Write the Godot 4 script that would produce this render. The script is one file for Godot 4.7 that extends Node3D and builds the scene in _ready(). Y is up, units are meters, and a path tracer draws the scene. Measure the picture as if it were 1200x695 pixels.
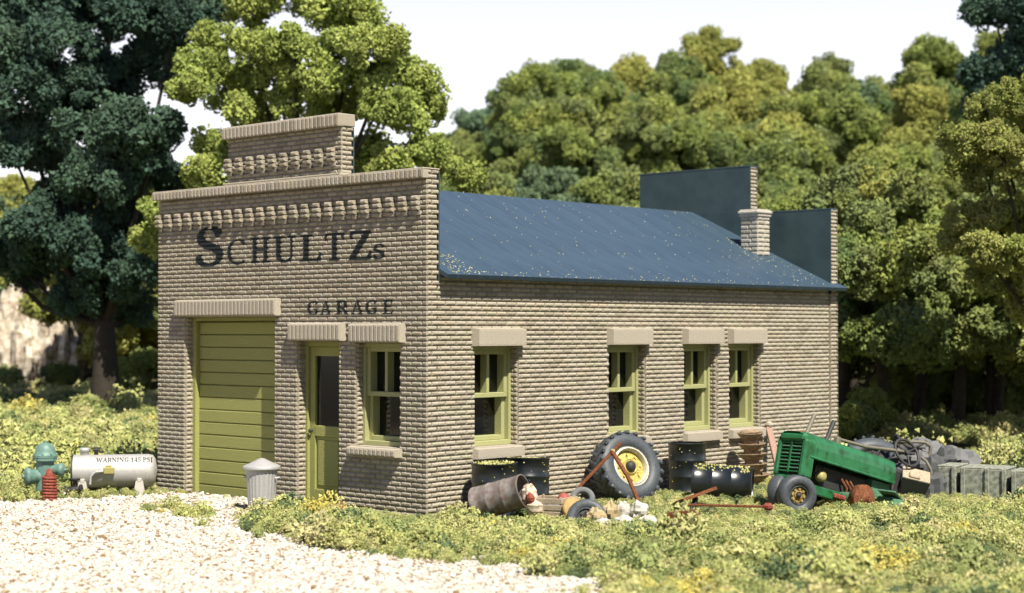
extends Node3D
# A brick garage with a junk yard, gravel drive and wooded hills behind. Units are metres, y is up.
# The front wall stands in the plane z = 0 (x from -5.6 to 0), the long side wall near the plane x = 0 (z from 0 to -9.47).

const CAM := Vector3(14.7527, 2.3083, 14.4677)
const YAW := 0.7445
const W := 5.6
const L := 9.47
const H1 := 4.3
const H2 := 5.107
const TX0 := -3.97
const TX1 := -1.58
const T := 0.22
const ROW := 0.0625
const BL := 0.18667
const PROUD := 0.027
const RIDGE := Vector2(-2.8, 4.37)
const EAVE := Vector2(0.15, 3.0)
const SIDE_X := -0.03

var rng := RandomNumberGenerator.new()
var mats := {}
var tex := {}
var names := {}
var lump := FastNoiseLite.new()
var clumps := []
var tufts := []
var stones := []
var painted_bricks := []


# ------------------------------------------------------------------ mesh builder
class MB:
	var v := PackedVector3Array()
	var n := PackedVector3Array()
	var c := PackedColorArray()
	var xf := Transform3D.IDENTITY
	var col := Color(1, 1, 1)

	func vert(p: Vector3, nn: Vector3) -> void:
		v.append(xf * p)
		n.append((xf.basis * nn).normalized())
		c.append(col)

	func tri(a: Vector3, b: Vector3, d: Vector3) -> void:   # anticlockwise seen from outside
		var nn := (b - a).cross(d - a).normalized()
		vert(a, nn); vert(d, nn); vert(b, nn)

	func quad(a: Vector3, b: Vector3, d: Vector3, e: Vector3) -> void:
		var nn := (d - a).cross(e - b).normalized()
		vert(a, nn); vert(d, nn); vert(b, nn)
		vert(a, nn); vert(e, nn); vert(d, nn)

	func quadn(p: Array, q: Array) -> void:                 # four points and four normals
		vert(p[0], q[0]); vert(p[2], q[2]); vert(p[1], q[1])
		vert(p[0], q[0]); vert(p[3], q[3]); vert(p[2], q[2])

	func frustum(lo: Vector3, hi: Vector3, lo2: Vector3, hi2: Vector3) -> void:  # box between a bottom rectangle and a top one (y)
		var a := [Vector3(lo.x, lo.y, hi.z), Vector3(hi.x, lo.y, hi.z), Vector3(hi.x, lo.y, lo.z), Vector3(lo.x, lo.y, lo.z)]
		var b := [Vector3(lo2.x, hi.y, hi2.z), Vector3(hi2.x, hi.y, hi2.z), Vector3(hi2.x, hi.y, lo2.z), Vector3(lo2.x, hi.y, lo2.z)]
		for i in 4:
			var j := (i + 1) % 4
			quad(a[i], a[j], b[j], b[i])
		quad(b[0], b[1], b[2], b[3])
		quad(a[3], a[2], a[1], a[0])

	func box(lo: Vector3, hi: Vector3, bevel := 0.0) -> void:
		if bevel <= 0.0:
			frustum(lo, hi, lo, hi)
			return
		var m := (lo + hi) / 2.0
		var h := (hi - lo) / 2.0
		var b: float = min(bevel, min(h.x, min(h.y, h.z)) * 0.9)
		for ax in 3:
			for s in [-1.0, 1.0]:
				var u := (ax + 1) % 3
				var w := (ax + 2) % 3
				var pts := []
				for k in [[-1, -1], [1, -1], [1, 1], [-1, 1]]:
					var p := Vector3.ZERO
					p[ax] = h[ax] * s
					p[u] = (h[u] - b) * k[0]
					p[w] = (h[w] - b) * k[1]
					pts.append(m + p)
				if s > 0: quad(pts[0], pts[1], pts[2], pts[3])
				else: quad(pts[3], pts[2], pts[1], pts[0])
		for ax in 3:
			var u := (ax + 1) % 3
			var w := (ax + 2) % 3
			for su in [-1.0, 1.0]:
				for sw in [-1.0, 1.0]:
					var p0 := Vector3.ZERO; var p1 := Vector3.ZERO; var p2 := Vector3.ZERO; var p3 := Vector3.ZERO
					p0[ax] = -(h[ax] - b); p1[ax] = h[ax] - b; p2[ax] = h[ax] - b; p3[ax] = -(h[ax] - b)
					p0[u] = h[u] * su; p1[u] = h[u] * su; p2[u] = (h[u] - b) * su; p3[u] = (h[u] - b) * su
					p0[w] = (h[w] - b) * sw; p1[w] = (h[w] - b) * sw; p2[w] = h[w] * sw; p3[w] = h[w] * sw
					if su * sw > 0: quad(m + p3, m + p2, m + p1, m + p0)
					else: quad(m + p0, m + p1, m + p2, m + p3)
		for sx in [-1.0, 1.0]:
			for sy in [-1.0, 1.0]:
				for sz in [-1.0, 1.0]:
					var a := m + Vector3(h.x * sx, (h.y - b) * sy, (h.z - b) * sz)
					var d := m + Vector3((h.x - b) * sx, h.y * sy, (h.z - b) * sz)
					var e := m + Vector3((h.x - b) * sx, (h.y - b) * sy, h.z * sz)
					if sx * sy * sz > 0: tri(a, d, e)
					else: tri(a, e, d)

	# profile points (radius, height) from the bottom up; smooth unless a point repeats
	func lathe(prof: Array, seg := 24, a0 := 0.0, a1 := TAU, ripple := 0.0, ripples := 0) -> void:
		for k in prof.size() - 1:
			var p: Vector2 = prof[k]
			var q: Vector2 = prof[k + 1]
			if p.is_equal_approx(q): continue
			var na := slope(prof, k, k)
			var nb := slope(prof, k, k + 1)
			for i in seg:
				var s := a0 + (a1 - a0) * i / seg
				var t := a0 + (a1 - a0) * (i + 1) / seg
				var rs := 1.0 + ripple * cos(s * ripples)
				var rt := 1.0 + ripple * cos(t * ripples)
				var cs := Vector3(cos(s), 0, -sin(s)); var ct := Vector3(cos(t), 0, -sin(t))
				if ripple > 0.0:
					quad(cs * p.x * rs + Vector3.UP * p.y, ct * p.x * rt + Vector3.UP * p.y, ct * q.x * rt + Vector3.UP * q.y, cs * q.x * rs + Vector3.UP * q.y)
				else:
					quadn([cs * p.x + Vector3.UP * p.y, ct * p.x + Vector3.UP * p.y, ct * q.x + Vector3.UP * q.y, cs * q.x + Vector3.UP * q.y],
						[cs * na.x + Vector3.UP * na.y, ct * na.x + Vector3.UP * na.y, ct * nb.x + Vector3.UP * nb.y, cs * nb.x + Vector3.UP * nb.y])

	func slope(prof: Array, k: int, at: int) -> Vector2:
		var d: Vector2 = (prof[k + 1] - prof[k]).normalized()
		var s := Vector2(d.y, -d.x)
		var o := s
		if at == k and k > 0 and not prof[k - 1].is_equal_approx(prof[k]):
			var e: Vector2 = (prof[k] - prof[k - 1]).normalized()
			o = Vector2(e.y, -e.x)
		elif at == k + 1 and k + 2 < prof.size() and not prof[k + 2].is_equal_approx(prof[k + 1]):
			var e2: Vector2 = (prof[k + 2] - prof[k + 1]).normalized()
			o = Vector2(e2.y, -e2.x)
		return (s + o).normalized() if s.dot(o) > 0.3 else s

	func tube(path: Array, r0: float, r1: float, seg := 8, caps := true) -> void:
		var rings := []
		var side := Vector3.ZERO
		for i in path.size():
			var d: Vector3 = (path[min(i + 1, path.size() - 1)] - path[max(i - 1, 0)]).normalized()
			if side == Vector3.ZERO: side = d.cross(Vector3(0.3, 0.2, 1).normalized()).normalized()
			side = (side - d * side.dot(d)).normalized()
			var other := d.cross(side)
			var r: float = lerp(r0, r1, float(i) / max(1, path.size() - 1))
			var ring := []
			for k in seg:
				var a := TAU * k / seg
				var o: Vector3 = side * cos(a) + other * sin(a)
				ring.append([path[i] + o * r, o])
			rings.append(ring)
		for i in rings.size() - 1:
			for k in seg:
				var k2 := (k + 1) % seg
				var A: Array = rings[i][k]; var B: Array = rings[i][k2]; var D: Array = rings[i + 1][k2]; var E: Array = rings[i + 1][k]
				quadn([A[0], B[0], D[0], E[0]], [A[1], B[1], D[1], E[1]])
		if caps:
			for k in seg:
				var k2 := (k + 1) % seg
				tri(path[0], rings[0][k2][0], rings[0][k][0])
				tri(path[-1], rings[-1][k][0], rings[-1][k2][0])

	func mesh() -> ArrayMesh:
		var a := []
		a.resize(Mesh.ARRAY_MAX)
		a[Mesh.ARRAY_VERTEX] = v
		a[Mesh.ARRAY_NORMAL] = n
		a[Mesh.ARRAY_COLOR] = c
		var m := ArrayMesh.new()
		m.add_surface_from_arrays(Mesh.PRIMITIVE_TRIANGLES, a)
		return m


# ------------------------------------------------------------------ nodes
func put(called: String, mb, m: Material, parent: Node = self, at := Transform3D.IDENTITY) -> MeshInstance3D:
	var o := MeshInstance3D.new()
	o.name = numbered(called) if parent == self else called
	o.mesh = mb.mesh() if mb is MB else mb
	o.material_override = m
	o.transform = at
	parent.add_child(o, true)
	return o

func numbered(called: String) -> String:
	var k: int = names.get(called, 0)
	names[called] = k + 1
	return called if k == 0 else "%s_%03d" % [called, k]

func thing(called: String, label: String, category: String, at := Vector3.ZERO, basis := Basis.IDENTITY, group := "") -> Node3D:
	var o := Node3D.new()
	o.name = numbered(called)
	add_child(o)
	o.transform = Transform3D(basis, at)
	tag(o, label, category, group)
	return o

func part(called: String, parent: Node) -> Node3D:
	var o := Node3D.new()
	o.name = called
	parent.add_child(o, true)
	return o

func tag(o: Node, label: String, category: String, group := "") -> Node:
	o.set_meta("label", label)
	o.set_meta("category", category)
	if group: o.set_meta("group", group)
	return o

func rnd(a: float, b: float) -> float:
	return rng.randf_range(a, b)

func lin(r: float, g: float, b: float) -> Color:
	return Color(r, g, b).linear_to_srgb()

func smooth(a: float, b: float, x: float) -> float:
	var t: float = clamp((x - a) / (b - a), 0.0, 1.0)
	return t * t * (3.0 - 2.0 * t)


# ------------------------------------------------------------------ materials
func noise_tex(key: String, freq: float, ramp: Array, size := 512, octaves := 4, kind := FastNoiseLite.TYPE_SIMPLEX_SMOOTH) -> NoiseTexture2D:
	if tex.has(key): return tex[key]
	var f := FastNoiseLite.new()
	f.noise_type = kind
	f.frequency = freq
	f.fractal_octaves = octaves
	f.seed = tex.size() * 7 + 3
	var t := NoiseTexture2D.new()
	t.width = size; t.height = size; t.seamless = true; t.noise = f
	var g := Gradient.new()
	g.offsets = PackedFloat32Array(ramp.map(func(e): return e[0]))
	g.colors = PackedColorArray(ramp.map(func(e): return e[1]))
	t.color_ramp = g
	tex[key] = t
	return t

func grain_normal(key: String, freq: float, strength: float) -> NoiseTexture2D:
	if tex.has(key): return tex[key]
	var f := FastNoiseLite.new()
	f.frequency = freq
	f.fractal_octaves = 3
	var t := NoiseTexture2D.new()
	t.width = 512; t.height = 512; t.seamless = true; t.noise = f
	t.as_normal_map = true; t.bump_strength = strength
	tex[key] = t
	return t

# c: linear base colour; t: grey or coloured noise texture that multiplies it
func mat(key: String, c: Color, rough := 0.8, metal := 0.0, t: Texture2D = null, scale := 1.0, bump: Texture2D = null, world := true, spec := 0.5) -> StandardMaterial3D:
	if mats.has(key): return mats[key]
	var m := StandardMaterial3D.new()
	m.resource_name = key
	m.albedo_color = Color(c.r, c.g, c.b).linear_to_srgb()
	m.roughness = rough
	m.metallic = metal
	m.metallic_specular = spec
	m.vertex_color_use_as_albedo = true
	if t: m.albedo_texture = t
	if bump:
		m.normal_enabled = true
		m.normal_texture = bump
		m.normal_scale = 0.7
	if t or bump:
		m.uv1_triplanar = true
		m.uv1_world_triplanar = world
		m.uv1_scale = Vector3.ONE * scale
	mats[key] = m
	return m

func make_materials() -> void:
	var g := func(a: float) -> Color: return Color(a, a, a).linear_to_srgb()
	var speck := noise_tex("speck", 0.16, [[0.0, g.call(0.55)], [0.35, g.call(0.85)], [0.65, g.call(1.0)], [1.0, g.call(1.0)]], 512, 3)
	var blotch := noise_tex("blotch", 0.012, [[0.0, g.call(0.6)], [0.5, g.call(0.9)], [1.0, g.call(1.0)]], 512, 5)
	var sandy := grain_normal("sandy", 0.2, 3.0)
	mat("brick", Color(0.412, 0.376, 0.30), 0.95, 0, speck, 0.55, sandy, true, 0.3)
	mat("mortar", Color(0.35, 0.31, 0.243), 0.95, 0, speck, 0.55, sandy, true, 0.3)
	mat("lintel", Color(0.43, 0.39, 0.315), 0.95, 0, speck, 0.6, sandy, true, 0.3)
	mat("chimney_brick", Color(0.56, 0.53, 0.45), 0.95, 0, noise_tex("chim", 0.05, [[0.0, g.call(0.45)], [0.5, g.call(0.85)], [1.0, g.call(1.0)]]), 0.9, sandy, true, 0.3)
	var pspeck := noise_tex("pspeck", 0.22, [[0.0, g.call(0.45)], [0.3, g.call(0.72)], [0.45, g.call(0.97)], [1.0, g.call(1.0)]], 512, 2)
	mat("green_paint", Color(0.345, 0.355, 0.12), 0.75, 0, pspeck, 0.5, sandy, true, 0.35)
	mat("sash_paint", Color(0.37, 0.38, 0.18), 0.7, 0, pspeck, 0.5, null, true, 0.35)
	var streak := noise_tex("streak", 0.008, [[0.0, Color(0.84, 0.86, 0.88)], [0.45, Color(0.95, 0.95, 0.95)], [0.62, Color(1, 1, 1)], [1.0, Color(1, 0.98, 0.96)]], 512, 5)
	var roof := mat("roof_paint", Color(0.042, 0.074, 0.108), 0.5, 0, streak, 1.0, null, true, 0.6)
	roof.metallic_specular = 0.45
	roof.uv1_scale = Vector3(0.28, 0.8, 1.7)
	mat("parapet_paint", Color(0.036, 0.068, 0.074), 0.6, 0, streak, 0.5, null, true, 0.5)
	mat("letter_paint", Color(0.012, 0.018, 0.02), 0.6, 0, null, 1, null, true, 0.4)
	mat("concrete", Color(0.28, 0.27, 0.25), 0.95, 0, blotch, 0.6)
	var glass := StandardMaterial3D.new()
	glass.resource_name = "glass"
	glass.transparency = BaseMaterial3D.TRANSPARENCY_ALPHA
	glass.albedo_color = Color(0.10, 0.11, 0.12, 0.55)
	glass.roughness = 0.08
	mats["glass"] = glass
	# metals and junk
	var rust_ramp := [[0.0, Color(0.46, 0.36, 0.30)], [0.3, Color(0.48, 0.43, 0.40)], [0.6, Color(0.56, 0.54, 0.52)], [1.0, Color(0.68, 0.67, 0.66)]]
	mat("rust_barrel", Color(0.80, 0.79, 0.80), 0.75, 0.2, noise_tex("rustbar", 0.014, rust_ramp), 1.2, sandy, false)
	mat("rust", Color(0.75, 0.62, 0.5), 0.85, 0.1, noise_tex("rust", 0.03, [[0.0, Color(0.28, 0.17, 0.11)], [0.5, Color(0.5, 0.32, 0.2)], [1.0, Color(0.7, 0.5, 0.36)]]), 1.5, sandy, false)
	mat("red_rust", Color(0.70, 0.56, 0.50), 0.8, 0.1, noise_tex("redrust", 0.03, [[0.0, Color(0.36, 0.16, 0.13)], [0.5, Color(0.6, 0.33, 0.27)], [1.0, Color(0.8, 0.55, 0.48)]]), 1.5, null, false)
	mat("disc_rust", Color(0.9, 0.86, 0.78), 0.85, 0.0, noise_tex("discrust", 0.02, [[0.0, Color(0.42, 0.35, 0.28)], [0.5, Color(0.60, 0.53, 0.45)], [1.0, Color(0.78, 0.73, 0.64)]]), 1.5, sandy, false)
	mat("black_drum", Color(0.014, 0.020, 0.022), 0.32, 0, noise_tex("drum", 0.02, [[0.0, g.call(0.5)], [1.0, g.call(1.0)]]), 1.5, null, false, 0.6)
	mat("tyre", Color(0.08, 0.094, 0.108), 0.55, 0, noise_tex("tyre", 0.03, [[0.0, g.call(0.45)], [0.55, g.call(0.8)], [1.0, g.call(1.0)]]), 1.5, null, false)
	mat("wheel_yellow", Color(0.50, 0.43, 0.13), 0.6, 0, noise_tex("yel", 0.025, [[0.0, Color(0.5, 0.36, 0.2)], [0.32, Color(0.86, 0.8, 0.6)], [0.6, Color(1, 1, 1)], [1.0, Color(1, 1, 1)]]), 1.6, null, false)
	mat("dull_yellow", Color(0.36, 0.27, 0.10), 0.8, 0, tex["yel"], 1.6, null, false)
	mat("rim_white", Color(0.62, 0.60, 0.50), 0.7, 0, noise_tex("rimw", 0.04, [[0.0, g.call(0.4)], [0.5, g.call(1.0)], [1.0, g.call(1.0)]]), 1.5, null, false)
	mat("galvanised", Color(0.58, 0.58, 0.58), 0.5, 0.35, noise_tex("galv", 0.05, [[0.0, g.call(0.5)], [0.5, g.call(0.85)], [1.0, g.call(1.0)]]), 2.0, sandy, false)
	mat("silver", Color(0.50, 0.50, 0.485), 0.5, 0.3, noise_tex("silv", 0.03, [[0.0, g.call(0.55)], [0.45, g.call(0.9)], [1.0, g.call(1.0)]]), 1.6, sandy, false)
	mat("brass", Color(0.40, 0.36, 0.13), 0.6, 0.2, speck, 2.0, null, false)
	mat("pipe_grey", Color(0.20, 0.185, 0.14), 0.7, 0.2, blotch, 2.0, null, false)
	mat("teal", Color(0.15, 0.275, 0.235), 0.55, 0, noise_tex("teal", 0.02, [[0.0, g.call(0.35)], [0.4, g.call(0.8)], [0.8, g.call(1.0)], [1.0, Color(1.0, 1.0, 0.98)]]), 1.5, null, false)
	mat("dark_iron", Color(0.045, 0.045, 0.045), 0.6, 0.2, blotch, 2.0, sandy, false)
	mat("tractor_green", Color(0.022, 0.155, 0.058), 0.38, 0, noise_tex("tgreen", 0.018, [[0.0, Color(0.5, 0.42, 0.34)], [0.15, Color(0.62, 0.64, 0.58)], [0.4, Color(0.88, 0.9, 0.87)], [0.7, Color(1, 1, 1)], [1.0, Color(1, 1, 1)]]), 0.55, null, false)
	mat("faded_green", Color(0.10, 0.23, 0.15), 0.7, 0, noise_tex("fgreen", 0.04, [[0.0, Color(0.45, 0.42, 0.38)], [0.5, Color(0.9, 0.95, 0.9)], [1.0, Color(1, 1, 1)]]), 1.5, null, false)
	mat("wood", Color(0.45, 0.37, 0.26), 0.9, 0, noise_tex("wood", 0.03, [[0.0, g.call(0.4)], [0.5, g.call(0.85)], [1.0, g.call(1.0)]]), 1.6, sandy, false)
	mats["wood"].uv1_scale = Vector3(1.0, 6.0, 6.0)
	mat("pink_wood", Color(0.42, 0.27, 0.21), 0.9, 0, tex["wood"], 2.0, sandy, false)
	mat("grey_wood", Color(0.35, 0.365, 0.315), 0.9, 0, noise_tex("gwood", 0.03, [[0.0, Color(0.6, 0.6, 0.58)], [0.4, Color(0.82, 0.83, 0.8)], [0.7, Color(0.96, 0.97, 0.94)], [1.0, Color(1, 1, 1)]]), 0.7, sandy, false)
	mat("rock_grey", Color(0.165, 0.17, 0.172), 0.9, 0, speck, 2.5, sandy, false)
	mat("rock_dark", Color(0.085, 0.09, 0.095), 0.9, 0, speck, 2.5, sandy, false)
	mat("rock_tan", Color(0.46, 0.36, 0.20), 0.9, 0, blotch, 2.0, sandy, false)
	mat("rock_white", Color(0.55, 0.53, 0.48), 0.9, 0, speck, 2.5, sandy, false)
	mat("orange", Color(0.42, 0.28, 0.10), 0.75, 0, blotch, 2.0, null, false)
	mat("red_paint", Color(0.32, 0.07, 0.055), 0.6)
	mat("rag", Color(0.70, 0.68, 0.62), 0.95, 0, noise_tex("rag", 0.02, [[0.0, Color(0.5, 0.25, 0.18)], [0.4, Color(0.85, 0.8, 0.72)], [1.0, Color(1, 1, 1)]]), 2.0, null, false)
	mat("card", Color(0.42, 0.345, 0.24), 0.9, 0, blotch, 2.0, null, false)
	mat("blue_grey", Color(0.14, 0.18, 0.24), 0.8, 0, speck, 2.0, sandy, false)
	# ground and leaves
	mat("soil", Color(0.16, 0.15, 0.075), 1.0, 0, noise_tex("soil", 0.05, [[0.0, g.call(0.4)], [1.0, g.call(1.0)]]), 0.7, null, true, 0.1)
	mat("gravel_bed", Color(0.40, 0.36, 0.295), 1.0, 0, noise_tex("bed", 0.12, [[0.0, Color(0.55, 0.45, 0.36)], [0.4, Color(0.9, 0.86, 0.78)], [1.0, Color(1, 1, 1)]]), 0.9, sandy, true, 0.2)
	mat("stone", Color(1, 1, 1), 0.9, 0, null, 1, null, true, 0.25)
	mat("leaf", Color(1, 1, 1), 0.9, 0, null, 1, null, true, 0.2)
	mat("bark", Color(0.06, 0.052, 0.042), 0.95, 0, blotch, 1.0, sandy, true, 0.2)
	mat("cliff", Color(0.66, 0.63, 0.57), 0.95, 0, noise_tex("cliff", 0.018, [[0.0, Color(0.42, 0.38, 0.34)], [0.4, Color(0.82, 0.77, 0.7)], [0.6, Color(1, 0.98, 0.95)], [1.0, Color(1, 1, 1)]]), 0.35, sandy)


# ------------------------------------------------------------------ brickwork
# A wall frame: origin on the mortar plane, u along the wall, v up, w outward.
func brick_into(b: MB, x0: float, x1: float, y0: float, y1: float, d := PROUD) -> void:
	var ch := minf(0.0165, (y1 - y0) * 0.33)
	var chx := minf(0.015, (x1 - x0) * 0.3)
	var k := d * 0.4
	var lo := [Vector3(x0, y0, 0), Vector3(x1, y0, 0), Vector3(x1, y1, 0), Vector3(x0, y1, 0)]
	var mid := []
	for p in lo: mid.append(p + Vector3(0, 0, k))
	var hi := [Vector3(x0 + chx, y0 + ch, d), Vector3(x1 - chx, y0 + ch, d), Vector3(x1 - chx, y1 - ch, d), Vector3(x0 + chx, y1 - ch, d)]
	for i in 4:
		var j := (i + 1) % 4
		b.quad(lo[i], lo[j], mid[j], mid[i])
		b.quad(mid[i], mid[j], hi[j], hi[i])
	b.quad(hi[0], hi[1], hi[2], hi[3])

var brick_list := []      # {frame, x0, x1, y0, y1, tint, wall}
var tints := []

func lay_bricks(wall: Node3D, frame: Transform3D, u0: float, u1: float, y0: float, y1: float, openings: Array, shift := 0.0, single := true) -> void:
	var rows := int(ceil((y1 - y0) / ROW - 0.3))
	for r in rows:
		var a := y0 + r * ROW + 0.006
		var z: float = min(y0 + (r + 1) * ROW - 0.006, y1 - 0.003)
		if z - a < 0.02: continue
		var spans := [[u0, u1]]
		for o: Rect2 in openings:
			if o.position.y < z - 0.012 and o.end.y > a + 0.012:
				var next := []
				for s in spans:
					if o.end.x <= s[0] or o.position.x >= s[1]: next.append(s); continue
					if o.position.x > s[0]: next.append([s[0], o.position.x])
					if o.end.x < s[1]: next.append([o.end.x, s[1]])
				spans = next
		var off := shift + (BL / 2.0 if r % 2 else 0.0)
		for s in spans:
			var k := int(floor((s[0] - u0 - off) / BL)) - 1
			while u0 + off + k * BL < s[1]:
				var c: float = max(u0 + off + k * BL, s[0])
				var d: float = min(u0 + off + (k + 1) * BL, s[1])
				k += 1
				if d - c < 0.045: continue
				brick_list.append({"f": frame, "x0": c + 0.004, "x1": d - 0.004, "y0": a + rnd(-0.0015, 0.0015), "y1": z, "t": rng.randi() % tints.size(), "wall": wall, "single": single})

func finish_bricks() -> void:
	var eye := CAM
	var order := []
	for i in brick_list.size():
		var e: Dictionary = brick_list[i]
		var f: Transform3D = e.f
		var p: Vector3 = f * Vector3((e.x0 + e.x1) / 2, (e.y0 + e.y1) / 2, 0)
		if e.single and e.x1 - e.x0 > 0.16: order.append([p.distance_to(eye), i])
	order.sort_custom(func(p, q): return p[0] < q[0])
	var single := {}
	for k in min(300, order.size()): single[order[k][1]] = true
	var shared := {}
	var rest := {}
	for i in brick_list.size():
		var e: Dictionary = brick_list[i]
		if single.has(i):
			var key := "%d_%d_%d" % [roundi((e.x1 - e.x0) * 500), roundi((e.y1 - e.y0) * 500), e.t]
			if not shared.has(key):
				var b := MB.new()
				b.col = tints[e.t]
				brick_into(b, -(e.x1 - e.x0) / 2, (e.x1 - e.x0) / 2, -(e.y1 - e.y0) / 2, (e.y1 - e.y0) / 2)
				shared[key] = b.mesh()
			put("brick", shared[key], mats.brick, e.wall, e.f * Transform3D(Basis.IDENTITY, Vector3((e.x0 + e.x1) / 2, (e.y0 + e.y1) / 2, 0)))
		else:
			if not rest.has(e.wall): rest[e.wall] = MB.new()
			var b: MB = rest[e.wall]
			b.xf = e.f
			b.col = tints[e.t]
			brick_into(b, e.x0, e.x1, e.y0, e.y1)
	for wall in rest:
		var o := put("brickwork", rest[wall], mats.brick, wall)
		o.set_meta("kind", "stuff")

# solid wall behind the bricks, with openings; rectangles in (u, y), thickness t inward
func wall_core(b: MB, frame: Transform3D, u0: float, u1: float, y0: float, y1: float, openings: Array, t: float) -> void:
	b.xf = frame
	var us := [u0, u1]
	var ys := [y0, y1]
	for o: Rect2 in openings:
		for q in [o.position.x, o.end.x]: if q > u0 and q < u1 and not us.has(q): us.append(q)
		for q in [o.position.y, o.end.y]: if q > y0 and q < y1 and not ys.has(q): ys.append(q)
	us.sort(); ys.sort()
	for i in us.size() - 1:
		var j := 0
		while j < ys.size() - 1:
			var m := Vector2((us[i] + us[i + 1]) / 2, (ys[j] + ys[j + 1]) / 2)
			var holed := false
			for o: Rect2 in openings: if o.has_point(m): holed = true
			if not holed:
				var k := j
				while k + 1 < ys.size() - 1:
					var m2 := Vector2(m.x, (ys[k + 1] + ys[k + 2]) / 2)
					var h2 := false
					for o: Rect2 in openings: if o.has_point(m2): h2 = true
					if h2: break
					k += 1
				b.box(Vector3(us[i], ys[j], -t), Vector3(us[i + 1], ys[k + 1], 0))
				j = k
			j += 1
	b.xf = Transform3D.IDENTITY

# soldier bricks side by side in a band, chamfered, on a backing block; frame as for walls
func soldier_band(b: MB, frame: Transform3D, u0: float, u1: float, y0: float, y1: float, deep: float, pitch: float, rib := 0.012) -> void:
	b.xf = frame
	b.box(Vector3(u0 + 0.004, y0 + 0.003, 0.0), Vector3(u1 - 0.004, y1 - 0.003, deep - rib))
	b.xf = frame * Transform3D(Basis.IDENTITY, Vector3(0, 0, deep - rib - 0.002))
	var n := int(round((u1 - u0) / pitch))
	for i in n:
		var a := u0 + (u1 - u0) * i / n
		var c := u0 + (u1 - u0) * (i + 1) / n
		b.col = tints[rng.randi() % tints.size()]
		brick_into(b, a + 0.004, c - 0.004, y0, y1, rib + 0.002)
	b.xf = Transform3D.IDENTITY

# lintel or sill: a cast block with sloped ends and soldier ribs
func cast_block(b: MB, frame: Transform3D, u0: float, u1: float, y0: float, y1: float, deep: float, rib: float) -> void:
	b.xf = frame
	var s := 0.035
	var p := [Vector3(u0, y0, -0.02), Vector3(u1, y0, -0.02), Vector3(u1, y1, -0.02), Vector3(u0, y1, -0.02)]
	var q := [Vector3(u0 + s, y0 + 0.008, deep), Vector3(u1 - s, y0 + 0.008, deep), Vector3(u1 - s, y1 - 0.02, deep), Vector3(u0 + s, y1 - 0.02, deep)]
	for i in 4:
		var j := (i + 1) % 4
		b.quad(p[i], p[j], q[j], q[i])
	b.quad(q[0], q[1], q[2], q[3])
	b.xf = frame * Transform3D(Basis.IDENTITY, Vector3(0, 0, deep - 0.003))
	var n := int(round((u1 - u0 - 2 * s) / 0.082))
	for i in n:
		var a := u0 + s + (u1 - u0 - 2 * s) * i / n
		var c := u0 + s + (u1 - u0 - 2 * s) * (i + 1) / n
		brick_into(b, a + 0.002, c - 0.002, y0 + 0.01, y1 - 0.022, rib)
	b.xf = Transform3D.IDENTITY

# painted letters that follow the brick faces
func clip_half(poly: Array, ax: int, lim: float, keep_less: bool) -> Array:
	var out := []
	for i in poly.size():
		var a: Vector2 = poly[i]
		var b: Vector2 = poly[(i + 1) % poly.size()]
		var ia := (a[ax] <= lim) if keep_less else (a[ax] >= lim)
		var ib := (b[ax] <= lim) if keep_less else (b[ax] >= lim)
		if ia: out.append(a)
		if ia != ib: out.append(a.lerp(b, (lim - a[ax]) / (b[ax] - a[ax])))
	return out

func paint_letter(parent: Node, ch: String, frame: Transform3D, rect: Rect2, bold := true) -> void:
	var tm := TextMesh.new()
	var f := SystemFont.new()
	f.font_names = PackedStringArray(["Droid Serif"])
	f.font_weight = 700 if bold else 400
	tm.font = f
	tm.font_size = 96
	tm.pixel_size = 0.01
	tm.depth = 0.0
	tm.curve_step = 1.0
	tm.text = ch
	var arr := tm.get_mesh_arrays()
	var vs: PackedVector3Array = arr[Mesh.ARRAY_VERTEX]
	var idx = arr[Mesh.ARRAY_INDEX]
	var ids := []
	if idx != null and idx.size(): for q in idx: ids.append(q)
	else: for q in vs.size(): ids.append(q)
	var lo := Vector2(1e9, 1e9); var hi := -lo
	for p in vs: lo = lo.min(Vector2(p.x, p.y)); hi = hi.max(Vector2(p.x, p.y))
	var b := MB.new()
	b.xf = frame
	var near := []
	for e in brick_list:
		if e.f == frame and e.x1 > rect.position.x and e.x0 < rect.end.x and e.y1 > rect.position.y and e.y0 < rect.end.y: near.append(e)
	var lift := 0.0025
	for k in range(0, ids.size(), 3):
		var t3 := []
		for j in 3:
			var p := vs[ids[k + j]]
			t3.append(rect.position + (Vector2(p.x, p.y) - lo) / (hi - lo) * rect.size)
		fan(b, t3, func(_y): return PROUD * 0.36)
		for e in near:
			var ch0: float = minf(0.0165, (e.y1 - e.y0) * 0.33)
			for band in [[e.y0, e.y0 + ch0], [e.y0 + ch0, e.y1 - ch0], [e.y1 - ch0, e.y1]]:
				var q := clip_half(clip_half(t3, 0, e.x0 - 0.0045, false), 0, e.x1 + 0.0045, true)
				if q.size() < 3: continue
				q = clip_half(clip_half(q, 1, band[0], false), 1, band[1], true)
				if q.size() < 3: continue
				fan(b, q, func(y): return lift + PROUD * lerp(0.4, 1.0, clamp(min(y - e.y0, e.y1 - y) / ch0, 0.0, 1.0)))
	put("letter", b, mats.letter_paint, parent)

func fan(b: MB, poly: Array, depth: Callable) -> void:
	for i in range(1, poly.size() - 1):
		var p: Vector2 = poly[0]; var q: Vector2 = poly[i]; var r: Vector2 = poly[i + 1]
		var A := Vector3(p.x, p.y, depth.call(p.y)); var B := Vector3(q.x, q.y, depth.call(q.y)); var C := Vector3(r.x, r.y, depth.call(r.y))
		if (q - p).cross(r - p) > 0: b.tri(A, B, C)
		else: b.tri(A, C, B)


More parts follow.
